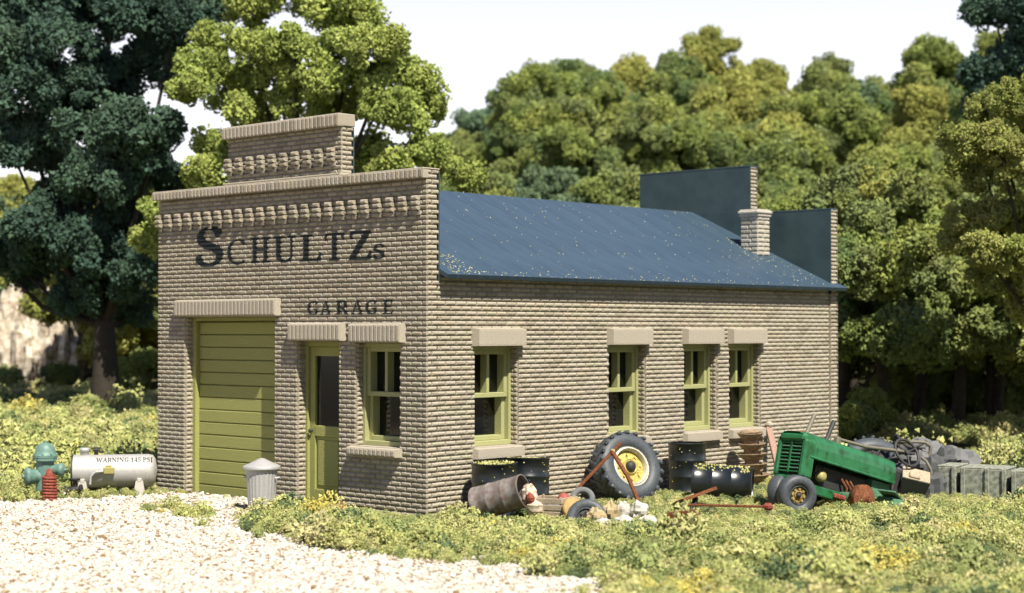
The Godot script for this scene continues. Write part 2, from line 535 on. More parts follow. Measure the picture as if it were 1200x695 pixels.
# ------------------------------------------------------------------ the garage
func build_garage() -> void:
	var t := thing("garage_building", "tan brick garage with stepped parapet, blue roof and olive doors", "building")
	var front := Transform3D(Basis.IDENTITY, Vector3(0, 0, -PROUD))
	var side := Transform3D(Basis(Vector3(0, 0, -1), Vector3.UP, Vector3(1, 0, 0)), Vector3(SIDE_X - PROUD, 0, 0))
	var endf := Transform3D(side.basis, Vector3(-PROUD, 0, 0))
	var rear := Transform3D(Basis(Vector3(-1, 0, 0), Vector3.UP, Vector3(0, 0, -1)), Vector3(0, 0, -L + PROUD))
	var left := Transform3D(Basis(Vector3(0, 0, 1), Vector3.UP, Vector3(-1, 0, 0)), Vector3(-W + PROUD, 0, 0))
	var g_open := Rect2(-4.94, -0.2, 2.0, 2.69)
	var d_open := Rect2(-2.47, -0.2, 0.83, 2.36)
	var w_open := Rect2(-1.31, 0.83, 0.81, 1.315)
	var f_openings := [g_open, d_open, w_open]
	var zc := [1.305, 3.99, 5.72, 6.86]
	var s_openings := []
	for z in zc: s_openings.append(Rect2(z - 0.41, 0.815, 0.82, 1.29))
	# --- walls
	var fw := part("front_wall", t)
	var sw := part("side_wall", t)
	var rw := part("rear_wall", t)
	var lw := part("plain_side_wall", t)
	var b := MB.new()
	wall_core(b, front, -W + PROUD, -PROUD, -0.3, H1 - 0.05, f_openings, T - 2 * PROUD)
	b.box(Vector3(TX0 + PROUD, H1 - 0.05, -T + PROUD), Vector3(TX1 - PROUD, H2 - 0.06, -PROUD))
	put("mortar", b, mats.mortar, fw)
	lay_bricks(fw, front, -W, 0.0, -0.2, H1 - 0.11, f_openings)
	lay_bricks(fw, front, TX0, TX1, H1 + 0.04, H2 - 0.14, [], 0.06)
	lay_bricks(fw, endf, 0.0, T, -0.2, H1 - 0.005, [], 0.0)
	lay_bricks(fw, Transform3D(side.basis, Vector3(TX1 - PROUD, 0, 0)), 0.0, T, H1 + 0.03, H2 - 0.005, [], 0.0)
	b = MB.new()
	wall_core(b, side, T - PROUD, L - T + PROUD, -0.3, 3.06, s_openings, T - PROUD)
	put("mortar", b, mats.mortar, sw)
	lay_bricks(sw, side, T, L - T, -0.2, 3.05, s_openings, 0.05)
	b = MB.new()
	b.box(Vector3(-W + PROUD, -0.3, -L + PROUD), Vector3(-PROUD, H1 - 0.02, -L + T))
	b.box(Vector3(TX0 + PROUD, H1 - 0.02, -L + PROUD), Vector3(TX1 - PROUD, H2 - 0.02, -L + T))
	put("mortar", b, mats.mortar, rw)
	lay_bricks(rw, rear, 0.0, W, -0.2, H1 - 0.03, [], 0.0, false)
	lay_bricks(rw, rear, -TX1, -TX0, H1 - 0.02, H2 - 0.03, [], 0.0, false)
	lay_bricks(rw, endf, L - T, L, -0.2, H1 - 0.005, [], 0.0, false)
	lay_bricks(rw, Transform3D(side.basis, Vector3(TX1 - PROUD, 0, 0)), L - T, L, H1, H2 - 0.005, [], 0.0, false)
	lay_bricks(lw, left, -L, 0.0, -0.2, H1 - 0.3, [], 0.0, false)
	b = MB.new()
	b.box(Vector3(-W + PROUD, -0.3, -L + T - PROUD), Vector3(-W + T, 3.06, -T + PROUD))
	put("mortar", b, mats.mortar, lw)
	# --- jamb bricks inside the openings (each reveal seen from outside)
	for o: Rect2 in f_openings:
		lay_bricks(fw, Transform3D(side.basis, Vector3(o.position.x - 0.008, 0, -PROUD)), 0.0, 0.16, o.position.y, o.end.y, [], 0.0, false)
		lay_bricks(fw, Transform3D(left.basis, Vector3(o.end.x + 0.008, 0, -0.16 - PROUD)), 0.0, 0.16, o.position.y, o.end.y, [], 0.0, false)
	for o: Rect2 in s_openings:
		lay_bricks(sw, Transform3D(Basis.IDENTITY, Vector3(SIDE_X - 0.16 - PROUD, 0, -o.end.x - 0.008)), 0.0, 0.16, o.position.y, o.end.y, [], 0.0, false)
		lay_bricks(sw, Transform3D(rear.basis, Vector3(SIDE_X - PROUD, 0, -o.position.x + 0.008)), 0.0, 0.16, o.position.y, o.end.y, [], 0.0, false)
	# --- lettering
	var sign1 := part("painted_name", t)
	for e in [["S", -4.692, -4.06, 3.20, 3.765, true], ["C", -3.965, -3.57, 3.215, 3.565, false], ["H", -3.46, -3.035, 3.222, 3.572, true], ["U", -2.972, -2.50, 3.215, 3.572, true], ["L", -2.415, -1.985, 3.218, 3.57, true], ["T", -1.917, -1.532, 3.212, 3.57, true], ["Z", -1.442, -1.02, 3.208, 3.582, true], ["S", -0.985, -0.765, 3.206, 3.4, true]]:
		paint_letter(sign1, e[0], front, Rect2(e[1], e[3], e[2] - e[1], e[4] - e[3]), e[5])
	sign1.set_meta("label", "dark painted name SCHULTZs across the brick front")
	var sign2 := part("painted_word", t)
	var k := 0
	for e in [[-2.256, -2.033], [-1.999, -1.78], [-1.70, -1.44], [-1.395, -1.165], [-1.122, -0.9], [-0.804, -0.616]]:
		paint_letter(sign2, "GARAGE"[k], front, Rect2(e[0], 2.51, e[1] - e[0], 0.18), true)
		k += 1
	sign2.set_meta("label", "dark painted word GARAGE above the door lintels")
	finish_bricks()
	# --- coping, corbels
	var cop := MB.new()
	soldier_band(cop, front, -W - 0.03, 0.0, H1 - 0.115, H1, 0.085 + PROUD, 0.082)
	cop.col = tints[1]
	cop.box(Vector3(-W - 0.03, H1 - 0.008, -T - 0.01), Vector3(0.0, H1 + 0.014, 0.07), 0.008)
	put("coping", cop, mats.lintel, fw)
	cop = MB.new()
	soldier_band(cop, front, TX0 - 0.03, TX1 + 0.012, H2 - 0.155, H2, 0.085 + PROUD, 0.082)
	cop.col = tints[1]
	cop.box(Vector3(TX0 - 0.03, H2 - 0.15, -T - 0.01), Vector3(TX1 + 0.012, H2 + 0.014, 0.07), 0.01)
	put("coping", cop, mats.lintel, fw)
	var cm := []
	for i in 4:
		b = MB.new()
		for r in 3:
			b.col = tints[rng.randi() % tints.size()]
			var wd := 0.122 + rnd(-0.008, 0.008)
			b.xf = Transform3D(Basis.IDENTITY, Vector3(0, 0, 0))
			b.box(Vector3(-wd / 2 + 0.006, r * ROW + 0.006, 0.0), Vector3(wd / 2 - 0.006, (r + 1) * ROW - 0.006, 0.03 - (0.008 if r == 0 else 0.0)))
			b.xf = Transform3D(Basis.IDENTITY, Vector3(0, 0, 0.026 - (0.008 if r == 0 else 0.0)))
			brick_into(b, -wd / 2, wd / 2, r * ROW + 0.004, (r + 1) * ROW - 0.004, 0.04)
		b.xf = Transform3D.IDENTITY
		b.box(Vector3(-0.02, -0.06, 0.0), Vector3(0.075, -0.004, 0.018), 0.008)
		cm.append(b.mesh())
	var x := -W + 0.06
	while x < -0.03:
		put("corbel", cm[rng.randi() % 4], mats.brick, fw, Transform3D(Basis.IDENTITY, Vector3(x, 3.79, 0.0)))
		x += 0.2333
	x = TX0 + 0.05
	while x < TX1 - 0.05:
		put("corbel", cm[rng.randi() % 4], mats.brick, fw, Transform3D(Basis.IDENTITY, Vector3(x, 4.50, 0.0)))
		x += 0.24
	b = MB.new()
	b.col = tints[0]
	b.box(Vector3(TX0 - 0.02, H1 + 0.015, -T), Vector3(TX1 + 0.02, H1 + 0.045, 0.05), 0.008)
	put("ledge", b, mats.lintel, fw)
	# --- lintels and sills
	for e in [[-5.13, -2.80, 2.50, 2.745], [-2.605, -1.49, 2.165, 2.41], [-1.395, -0.375, 2.15, 2.40]]:
		b = MB.new()
		cast_block(b, front, e[0], e[1], e[2], e[3], 0.075 + PROUD, 0.016)
		put("lintel", b, mats.lintel, fw)
	b = MB.new()
	cast_block(b, front, -1.40, -0.43, 0.715, 0.835, 0.10 + PROUD, 0.016)
	put("sill", b, mats.lintel, fw)
	b = MB.new()
	b.box(Vector3(-1.31, 0.80, -T + 0.02), Vector3(-0.5, 0.833, 0.02))
	put("sill_bed", b, mats.lintel, fw)
	for z in zc:
		b = MB.new()
		cast_block(b, side, z - 0.48, z + 0.48, 2.10, 2.34, 0.10 + PROUD, 0.005)
		put("lintel", b, mats.lintel, sw)
		b = MB.new()
		cast_block(b, side, z - 0.47, z + 0.47, 0.665, 0.815, 0.075 + PROUD, 0.004)
		b.xf = side
		b.box(Vector3(z - 0.41, 0.79, -T + 0.05), Vector3(z + 0.41, 0.816, 0.03))
		put("sill", b, mats.lintel, sw)
	# --- windows and doors
	sash_window(t, Transform3D(Basis.IDENTITY, Vector3(-0.905, 0.833, -0.155)), 0.81, 1.31)
	for z in zc: sash_window(t, Transform3D(side.basis, Vector3(SIDE_X - 0.165, 0.816, -z)), 0.82, 1.288)
	garage_door(t, g_open)
	entry_door(t, d_open)
	# --- roof
	var rf := part("roof", t)
	var n2 := Vector2(EAVE.y - RIDGE.y, RIDGE.x - EAVE.x).normalized()
	if n2.y < 0: n2 = -n2
	for s in 2:
		b = MB.new()
		var e := EAVE if s == 0 else Vector2(2 * RIDGE.x - EAVE.x, EAVE.y)
		var nn := n2 if s == 0 else Vector2(-n2.x, n2.y)
		var z0 := -T + 0.0
		var z1 := -L + T
		var lo := e - nn * 0.055
		var rr := RIDGE - Vector2(0, 0.062)
		var A := Vector3(e.x, e.y, z0); var B := Vector3(e.x, e.y, -L - 0.04); var R0 := Vector3(RIDGE.x, RIDGE.y, z0); var R1 := Vector3(RIDGE.x, RIDGE.y, z1)
		var A2 := Vector3(lo.x, lo.y, z0); var B2 := Vector3(lo.x, lo.y, -L - 0.04); var S0 := Vector3(rr.x, rr.y, z0); var S1 := Vector3(rr.x, rr.y, z1)
		# the strip past the wall runs on beside the rear wall end
		var inner := e.lerp(RIDGE, 0.053)
		var i2 := inner - nn * 0.055
		var I := Vector3(inner.x, inner.y, z1); var I2 := Vector3(i2.x, i2.y, z1)
		var J := Vector3(inner.x, inner.y, -L - 0.04); var J2 := Vector3(i2.x, i2.y, -L - 0.04)
		var K := Vector3(inner.x, inner.y, z0); var K2 := Vector3(i2.x, i2.y, z0)
		if s == 0:
			b.quad(K, I, R1, R0); b.quad(A, B, J, K)
			b.quad(K2, S0, S1, I2); b.quad(A2, K2, J2, B2)
			b.quad(A2, B2, B, A); b.quad(B2, J2, J, B); b.quad(I, J, J2, I2)
			b.quad(A, K, K2, A2); b.quad(K, R0, S0, K2); b.quad(R1, I, I2, S1)
		else:
			b.quad(R0, R1, I, K); b.quad(K, J, B, A)
			b.quad(I2, S1, S0, K2); b.quad(B2, J2, K2, A2)
			b.quad(A, B, B2, A2); b.quad(B, J, J2, B2); b.quad(I2, J2, J, I)
			b.quad(A2, K2, K, A); b.quad(K2, S0, R0, K); b.quad(S1, I2, I, R1)
		put("roof_slope", b, mats.roof_paint, rf)
	# wall strip under the roof is closed by soffit blocks
	b = MB.new()
	for s in [1.0, -1.0]:
		var xx: float = SIDE_X - 0.12 if s > 0 else -W + 0.12
		b.box(Vector3(xx - 0.1, 3.02, -L + T), Vector3(xx + 0.1, 3.06, -T))
	put("wall_plate", b, mats.wood, rf)
	# painted back faces of the parapets
	b = MB.new()
	var zi := -L + T + 0.006
	b.box(Vector3(-W, 2.9, -L + T - 0.012), Vector3(0.0, H1 - 0.002, zi), 0.003)
	b.box(Vector3(TX0, H1 - 0.002, -L + T - 0.012), Vector3(TX1, H2 - 0.002, zi), 0.003)
	put("painted_back", b, mats.parapet_paint, rw)
	b = MB.new()
	b.box(Vector3(-W, 2.9, -T - 0.006), Vector3(-0.004, H1 - 0.012, -T + 0.012), 0.003)
	b.box(Vector3(TX0, H1 - 0.012, -T - 0.006), Vector3(TX1 - 0.004, H2 - 0.155, -T + 0.012), 0.003)
	put("painted_back", b, mats.parapet_paint, fw)
	b = MB.new()
	b.box(Vector3(-W, H1 - 0.02, -L - 0.003), Vector3(TX0, H1 + 0.006, zi + 0.004), 0.004)
	b.box(Vector3(TX1, H1 - 0.02, -L - 0.003), Vector3(0.0, H1 + 0.006, zi + 0.004), 0.004)
	b.box(Vector3(TX0 - 0.004, H2 - 0.02, -L - 0.003), Vector3(TX1 + 0.004, H2 + 0.006, zi + 0.004), 0.004)
	put("coping", b, mats.parapet_paint, rw)
	# floor inside
	b = MB.new()
	b.box(Vector3(-W + T, -0.1, -L + T), Vector3(-T, 0.02, -T))
	put("floor", b, mats.concrete, t)
	chimney(t)
	# crumbs of ground foam that have blown onto the roof
	var mm := MultiMesh.new()
	mm.transform_format = MultiMesh.TRANSFORM_3D
	mm.use_colors = true
	mm.mesh = stones[0]
	var cnt := 520
	mm.instance_count = cnt
	for i in cnt:
		var f := rnd(0.0, 1.0)
		var zz := -T - 0.1 - pow(rnd(0.0, 1.0), 1.2) * (L - 2 * T - 0.2)
		if i % 6 == 0: f = rnd(0.02, 0.2); zz = -T - 0.15 - rnd(0.0, 0.5)
		if i % 6 == 1: f = rnd(0.0, 0.04)
		if i % 6 == 2: f = rnd(0.02, 0.6); zz = -L + T + 0.08 + rnd(0.0, 1.5) * (1.0 - f)
		var p := EAVE.lerp(RIDGE, f)
		var sc := rnd(0.005, 0.0105)
		mm.set_instance_transform(i, Transform3D(Basis(Vector3.UP, rnd(0, TAU)).scaled(Vector3(sc, sc * 0.7, sc)), Vector3(p.x, p.y + sc * 0.5, zz)))
		var q := rnd(0.6, 1.1)
		mm.set_instance_color(i, Color(0.62 * q, 0.60 * q, 0.38 * q))
	var mi := MultiMeshInstance3D.new()
	mi.name = "crumbs"
	mi.multimesh = mm
	mi.material_override = mats.stone
	mi.set_meta("kind", "stuff")
	rf.add_child(mi)

func sash_window(parent: Node, frame: Transform3D, w: float, h: float) -> void:
	var o := part("window", parent)
	o.transform = frame
	var f := MB.new()
	var k := 0.055
	var hw := w / 2
	f.box(Vector3(-hw, 0, -0.16), Vector3(-hw + k, h, 0.03), 0.006)
	f.box(Vector3(hw - k, 0, -0.16), Vector3(hw, h, 0.03), 0.006)
	f.box(Vector3(-hw + k, h - k, -0.06), Vector3(hw - k, h, 0.029), 0.006)
	f.box(Vector3(-hw + k, 0.0, -0.06), Vector3(hw - k, 0.065, 0.029), 0.006)
	put("frame", f, mats.sash_paint, o)
	var a := hw - k
	var mid := h * 0.505
	for s in 2:
		var y0 := mid - 0.03 if s else 0.066
		var y1 := h - k if s else mid + 0.03
		var z := -0.028 if s else -0.072
		var st := 0.062
		var b := MB.new()
		b.box(Vector3(-a, y0, z - 0.10), Vector3(-a + st, y1, z + 0.028), 0.005)
		b.box(Vector3(a - st, y0, z - 0.10), Vector3(a, y1, z + 0.028), 0.005)
		b.box(Vector3(-a + st, y1 - 0.055, z - 0.10), Vector3(a - st, y1, z + 0.027), 0.005)
		b.box(Vector3(-a + st, y0, z - 0.10), Vector3(a - st, y0 + 0.06, z + 0.034), 0.005)
		if s: b.box(Vector3(-0.025, y0 + 0.06, z - 0.10), Vector3(0.025, y1 - 0.055, z + 0.02), 0.004)
		put("upper_sash" if s else "lower_sash", b, mats.sash_paint, o)
		for q in (2 if s else 1):
			var g := MB.new()
			var x0 := -a + st - 0.004
			var x1 := a - st + 0.004
			if s:
				x0 = (x0 if q == 0 else 0.022)
				x1 = (-0.022 if q == 0 else x1)
			g.box(Vector3(x0, y0 + 0.055, z - 0.096), Vector3(x1, y1 - 0.05, z - 0.092))
			put("pane", g, mats.glass, o)

func garage_door(parent: Node, r: Rect2) -> void:
	var o := part("garage_door", parent)
	o.position = Vector3(r.position.x, 0, -0.165)
	var w := r.size.x
	var f := MB.new()
	f.box(Vector3(0, -0.1, -0.07), Vector3(0.085, 2.49, 0.03), 0.006)
	f.box(Vector3(w - 0.085, -0.1, -0.07), Vector3(w, 2.49, 0.03), 0.006)
	f.box(Vector3(0.085, 2.44, -0.07), Vector3(w - 0.085, 2.49, 0.029), 0.006)
	put("frame", f, mats.green_paint, o)
	var back := MB.new()
	back.box(Vector3(0.085, -0.1, -0.12), Vector3(w - 0.085, 2.44, -0.085))
	put("backing", back, mats.green_paint, o)
	var y := -0.07
	var h := 0.178
	var b := MB.new()
	b.box(Vector3(0.087, 0.006, -0.085), Vector3(w - 0.087, h - 0.005, -0.035), 0.009)
	var m := b.mesh()
	while y + h < 2.5:
		var q := put("door_panel", m, mats.green_paint, o)
		q.position.y = y
		q.position.z = rnd(-0.002, 0.002)
		y += h

func entry_door(parent: Node, r: Rect2) -> void:
	var o := part("entry_door", parent)
	o.position = Vector3(r.position.x, 0, -0.175)
	var w := r.size.x
	var h := r.end.y
	var f := MB.new()
	f.box(Vector3(0, -0.1, -0.07), Vector3(0.06, h, 0.03), 0.006)
	f.box(Vector3(w - 0.06, -0.1, -0.07), Vector3(w, h, 0.03), 0.006)
	f.box(Vector3(0.06, h - 0.07, -0.07), Vector3(w - 0.06, h, 0.029), 0.006)
	put("frame", f, mats.green_paint, o)
	var d := MB.new()
	var x0 := 0.062; var x1 := w - 0.062
	var st := 0.10
	var top := h - 0.075
	d.box(Vector3(x0, 0.0, -0.06), Vector3(x0 + st, top, -0.01), 0.005)
	d.box(Vector3(x1 - st, 0.0, -0.06), Vector3(x1, top, -0.01), 0.005)
	d.box(Vector3(x0 + st, top - 0.12, -0.06), Vector3(x1 - st, top, -0.011), 0.005)
	d.box(Vector3(x0 + st, 0.90, -0.06), Vector3(x1 - st, 1.04, -0.005), 0.006)
	d.box(Vector3(x0 + st, 0.0, -0.06), Vector3(x1 - st, 0.20, -0.011), 0.005)
	put("leaf", d, mats.green_paint, o)
	var pn := MB.new()
	pn.box(Vector3(x0 + st - 0.002, 0.195, -0.055), Vector3(x1 - st + 0.002, 0.905, -0.035))
	pn.box(Vector3(x0 + st + 0.05, 0.25, -0.036), Vector3(x1 - st - 0.05, 0.85, -0.018), 0.014)
	put("lower_panel", pn, mats.green_paint, o)
	var g := MB.new()
	g.box(Vector3(x0 + st - 0.004, 1.036, -0.05), Vector3(x1 - st + 0.004, top - 0.116, -0.045))
	put("pane", g, mats.glass, o)
	var kn := MB.new()
	kn.xf = Transform3D(Basis(Vector3.RIGHT, PI / 2), Vector3(x0 + 0.05, 0.97, -0.01))
	kn.lathe([Vector2(0.012, 0), Vector2(0.012, 0.03), Vector2(0.026, 0.035), Vector2(0.03, 0.05), Vector2(0.02, 0.062), Vector2(0.0, 0.065)], 14)
	put("knob", kn, mats.dark_iron, o)

func chimney(parent: Node) -> void:
	var o := part("chimney", parent)
	var c := Vector3(-1.18, 3.2, -8.80)
	o.position = c
	var hw := 0.175
	var base := MB.new()
	base.box(Vector3(-hw + 0.02, 0, -hw + 0.02), Vector3(hw - 0.02, 1.0, hw - 0.02))
	put("flue", base, mats.chimney_brick, o)
	var shared := {}
	for r in 12:
		var y0 := 0.12 + r * 0.073
		for f in 4:
			var bas := Basis(Vector3.UP, f * PI / 2)
			var off := 0.0 if r % 2 else 0.06
			for s in 2:
				var x0 := -hw if s == 0 else -0.02 + off
				var x1 := -0.02 + off if s == 0 else hw
				var key := "%d%d%d" % [r % 2, s, rng.randi() % 2]
				if not shared.has(key):
					var b := MB.new()
					b.col = tints[rng.randi() % tints.size()]
					brick_into(b, x0 + 0.005, x1 - 0.005, 0.005, 0.068, 0.026)
					shared[key] = b.mesh()
				put("brick", shared[key], mats.chimney_brick, o, Transform3D(bas, Vector3(0, y0, 0) + bas * Vector3(0, 0, hw - 0.022)))
	var cap := MB.new()
	cap.box(Vector3(-hw - 0.02, 0.985, -hw - 0.02), Vector3(hw + 0.02, 1.035, hw + 0.02), 0.012)
	cap.box(Vector3(-hw - 0.038, 1.03, -hw - 0.038), Vector3(hw + 0.038, 1.09, hw + 0.038), 0.018)
	cap.box(Vector3(-hw - 0.01, 1.088, -hw - 0.01), Vector3(hw + 0.01, 1.11, hw + 0.01), 0.012)
	put("cap", cap, mats.chimney_brick, o)


# ------------------------------------------------------------------ ground
func depth_of(x: float, z: float) -> float:
	return (x - CAM.x) * -sin(YAW) + (z - CAM.z) * -cos(YAW)

func across_of(x: float, z: float) -> float:
	return (x - CAM.x) * cos(YAW) + (z - CAM.z) * -sin(YAW)

func place(d: float, l: float) -> Vector2:
	return Vector2(CAM.x - sin(YAW) * d + cos(YAW) * l, CAM.z - cos(YAW) * d - sin(YAW) * l)

func ground_y(x: float, z: float) -> float:
	var d := depth_of(x, z)
	var l := across_of(x, z)
	var ang: float = l / max(d, 5.0)
	var h: float = smooth(28.0, 41.0, d) * lerp(0.55, 0.1, smooth(-0.15, 0.12, ang))
	h += smooth(42.0, 66.0, d) * lerp(1.6, 8.3, smooth(-0.09, 0.04, ang)) * lerp(1.0, 0.9, smooth(0.13, 0.19, ang)) * lerp(1.0, 1.15, smooth(0.2, 0.28, ang))
	h += lump.get_noise_2d(x * 6.0, z * 6.0) * 0.25 * smooth(26.0, 40.0, d)
	return h

var drive := PackedVector2Array([Vector2(-14, 7), Vector2(-5.6, 2.75), Vector2(-4.9, 1.2), Vector2(-4.75, 0.35), Vector2(-4.3, 0.02), Vector2(-3.1, 0.02), Vector2(-2.85, 0.35), Vector2(-1.95, 1.35), Vector2(-0.45, 2.35), Vector2(1.8, 2.85), Vector2(3.4, 2.5), Vector2(5.2, 2.75), Vector2(7.8, 5.2), Vector2(9, 14), Vector2(-14, 14)])

func on_drive(x: float, z: float, wob := 0.35) -> bool:
	var q := Vector2(x + lump.get_noise_2d(x * 40, z * 40) * wob, z + lump.get_noise_2d(x * 40 + 300, z * 40) * wob)
	if Geometry2D.is_point_in_polygon(q, drive):
		return Vector2((q.x + 2.55) / 0.62, (q.y - 1.75) / 0.22).length() > 1.0 or wob > 0.9
	return false

func build_ground() -> void:
	# one sheet from behind the camera to the far hills
	var b := MB.new()
	var ds := [-6.0, 0.0, 6.0, 10.0]
	var d := 12.0
	while d < 90.0:
		ds.append(d)
		d += 0.6 if d < 45 else 1.6
	ds.append_array([130.0, 220.0, 400.0])
	var n := 56
	var grid := []
	for dd in ds:
		var row := []
		for i in n + 1:
			var l: float = (float(i) / n - 0.5) * 2.0 * (max(dd, 8.0) * 0.55 + 6.0)
			var p := place(dd, l)
			row.append(Vector3(p.x, ground_y(p.x, p.y) - 0.012, p.y))
		grid.append(row)
	for j in grid.size() - 1:
		for i in n:
			b.quad(grid[j][i], grid[j][i + 1], grid[j + 1][i + 1], grid[j + 1][i])
	var o := put("ground", b, mats.soil)
	o.set_meta("kind", "structure")
	tag(o, "earth ground under grass and gravel rising to wooded hills", "ground")
	# the gravel drive is a sheet a little above
	var g := MB.new()
	for t in [Geometry2D.triangulate_polygon(drive)]:
		for k in range(0, t.size(), 3):
			var A := drive[t[k]]; var B := drive[t[k + 1]]; var C := drive[t[k + 2]]
			var a3 := Vector3(A.x, 0.004, A.y); var b3 := Vector3(B.x, 0.004, B.y); var c3 := Vector3(C.x, 0.004, C.y)
			if (b3 - a3).cross(c3 - a3).y > 0: g.tri(a3, b3, c3)
			else: g.tri(a3, c3, b3)
	o = put("gravel_drive", g, mats.gravel_bed)
	o.set_meta("kind", "structure")
	tag(o, "pale gravel drive in front of the garage door", "drive")

func multi(called: String, parent: Node, mesh: Mesh, m: Material, xs: Array, cs: Array) -> MultiMeshInstance3D:
	var mm := MultiMesh.new()
	mm.transform_format = MultiMesh.TRANSFORM_3D
	mm.use_colors = true
	mm.mesh = mesh
	mm.instance_count = xs.size()
	for i in xs.size():
		mm.set_instance_transform(i, xs[i])
		mm.set_instance_color(i, cs[i])
	var mi := MultiMeshInstance3D.new()
	mi.name = called
	mi.multimesh = mm
	mi.material_override = m
	parent.add_child(mi, true)
	return mi

func in_garage(x: float, z: float, pad := 0.0) -> bool:
	return x > -W - pad and x < pad and z < pad and z > -L - pad

func build_cover() -> void:
	# loose gravel stones
	var xs := [[], [], []]
	var cs := [[], [], []]
	var pal := [Color(0.55, 0.53, 0.475), Color(0.48, 0.45, 0.385), Color(0.59, 0.575, 0.535), Color(0.36, 0.29, 0.20), Color(0.22, 0.15, 0.085), Color(0.52, 0.485, 0.415)]
	var made := 0
	while made < 42000:
		var d: float = lerp(13.6, 24.5, pow(rng.randf(), 1.25))
		var l := rnd(-0.33, 0.30) * d
		var p := place(d, l)
		var inside := on_drive(p.x, p.y, 0.5)
		if not inside and rng.randf() > 0.03: continue
		if in_garage(p.x, p.y, 0.02): continue
		if d > 24 or (not inside and p.x < -6): continue
		made += 1
		var k := rng.randi() % 3
		var s := rnd(0.011, 0.027) * (1.3 if rng.randf() < 0.12 else 1.0)
		var bas := Basis.from_euler(Vector3(rnd(-0.5, 0.5), rnd(0, TAU), rnd(-0.5, 0.5))).scaled_local(Vector3(s * rnd(0.8, 1.4), s * rnd(0.6, 0.9), s))
		xs[k].append(Transform3D(bas, Vector3(p.x, 0.004 + s * rnd(0.1, 0.6), p.y)))
		var c: Color = pal[[0, 0, 2, 2, 5, 1, 1, 5, 3, 0, 2, 4][rng.randi() % 12]]
		cs[k].append(c * rnd(0.85, 1.08))
	var g := thing("gravel", "loose white and tan gravel stones spread over the drive", "gravel")
	g.set_meta("kind", "stuff")
	for k in 3: multi("stones", g, stones[k], mats.stone, xs[k], cs[k])
	# foam like low greenery
	xs = [[], [], []]
	cs = [[], [], []]
	var n := 0
	var tries := 0
	while n < 25000 and tries < 200000:
		tries += 1
		var near := rng.randf() < 0.56
		var d: float = lerp(13.0, 26.0, rng.randf()) if near else lerp(25.0, 43.0, rng.randf())
		var l := rnd(-0.345, 0.345) * d
		var p := place(d, l)
		if in_garage(p.x, p.y, 0.035): continue
		# behind the garage nothing shows
		if p.x < -0.6 and p.x > -W + 0.5 and p.y < -L and d < 34: continue
		var inside := on_drive(p.x, p.y)
		if inside and (on_drive(p.x, p.y, 1.2) or rng.randf() > 0.12): continue
		if p.x < -5.5 and p.x > -8.5 and p.y > 0.55 and p.y < 2.2 and rng.randf() < 0.5: continue
		n += 1
		var m := lump.get_noise_2d(p.x * 22, p.y * 22)
		var big := lump.get_noise_2d(p.x * 7 + 90, p.y * 7)
		var s: float = (rnd(0.05, 0.12) if near else rnd(0.10, 0.22)) * (1.0 + 1.15 * m) * (1.5 if rng.randf() < 0.08 else 1.0)
		if inside: s *= 0.6
		var gap := minf(absf(p.x) if p.y < 0.0 else 9.0, absf(p.y) if p.x < 0.0 and p.x > -W else 9.0)
		if gap < 0.9: s = minf(s, lerpf(0.045, 0.08, gap / 0.9)); m = minf(m, 0.0)
		if p.x < 0.9 and p.y < 1.1 and Vector2(p.x, p.y).length() < 1.5: s = minf(s, 0.055); m = minf(m, 0.0)
		if Vector2(p.x + 2.0, p.y - 1.1).length() < 0.55:
			if rng.randf() < 0.6: continue
			s = minf(s, 0.04)
		# trodden short between the scrap and round the tank
		var yard := p.x > -0.2 and p.x < 4.9 and p.y > -6.6 and p.y < 0.4 and p.x + p.y * 0.35 < 3.4
		if (p.x > -6.4 and p.x < -4.9 and p.y > 0.2 and p.y < 2.3) or yard: s = minf(s, 0.095) * (0.95 if yard and p.y > -1.8 else 0.82); m = minf(m, 0.1 if p.y < -1.8 else 0.3)
		var y := ground_y(p.x, p.y) + s * rnd(0.15, 0.5) + maxf(0.0, m) * 0.12
		var hue := rng.randf()
		var c := Color(0.41, 0.435, 0.165)
		if big > 0.12: c = c.lerp(Color(0.24, 0.29, 0.11), clampf((big - 0.12) * 4.0, 0.0, 0.85))
		if hue < 0.22: c = Color(0.46, 0.455, 0.20)
		elif hue < 0.36: c = Color(0.27, 0.315, 0.12)
		elif hue < 0.44: c = Color(0.48, 0.45, 0.22)
		elif hue < 0.48: c = Color(0.13, 0.19, 0.09)
		elif hue < 0.486 and near: c = Color(0.42, 0.25, 0.10); s *= 0.4
		var yl := lump.get_noise_2d(p.x * 13 + 500, p.y * 13 + 90)
		if yl > 0.46 and rng.randf() < 0.7: c = Color(0.53, 0.47, 0.13)
		elif yl < -0.42 and rng.randf() < 0.7: c = Color(0.13, 0.18, 0.085)
		c *= rnd(0.9, 1.22)
		var k := rng.randi() % 3
		xs[k].append(Transform3D(Basis.from_euler(Vector3(rnd(-0.4, 0.4), rnd(0, TAU), rnd(-0.4, 0.4))).scaled_local(Vector3(s, s * rnd(0.7, 1.15), s)), Vector3(p.x, y, p.y)))
		cs[k].append(c)
	var o := thing("ground_cover", "low clumpy yellow green grass and weeds around the garage", "grass")
	o.set_meta("kind", "stuff")
	for k in 3: multi("tufts", o, tufts[k], mats.leaf, xs[k], cs[k])


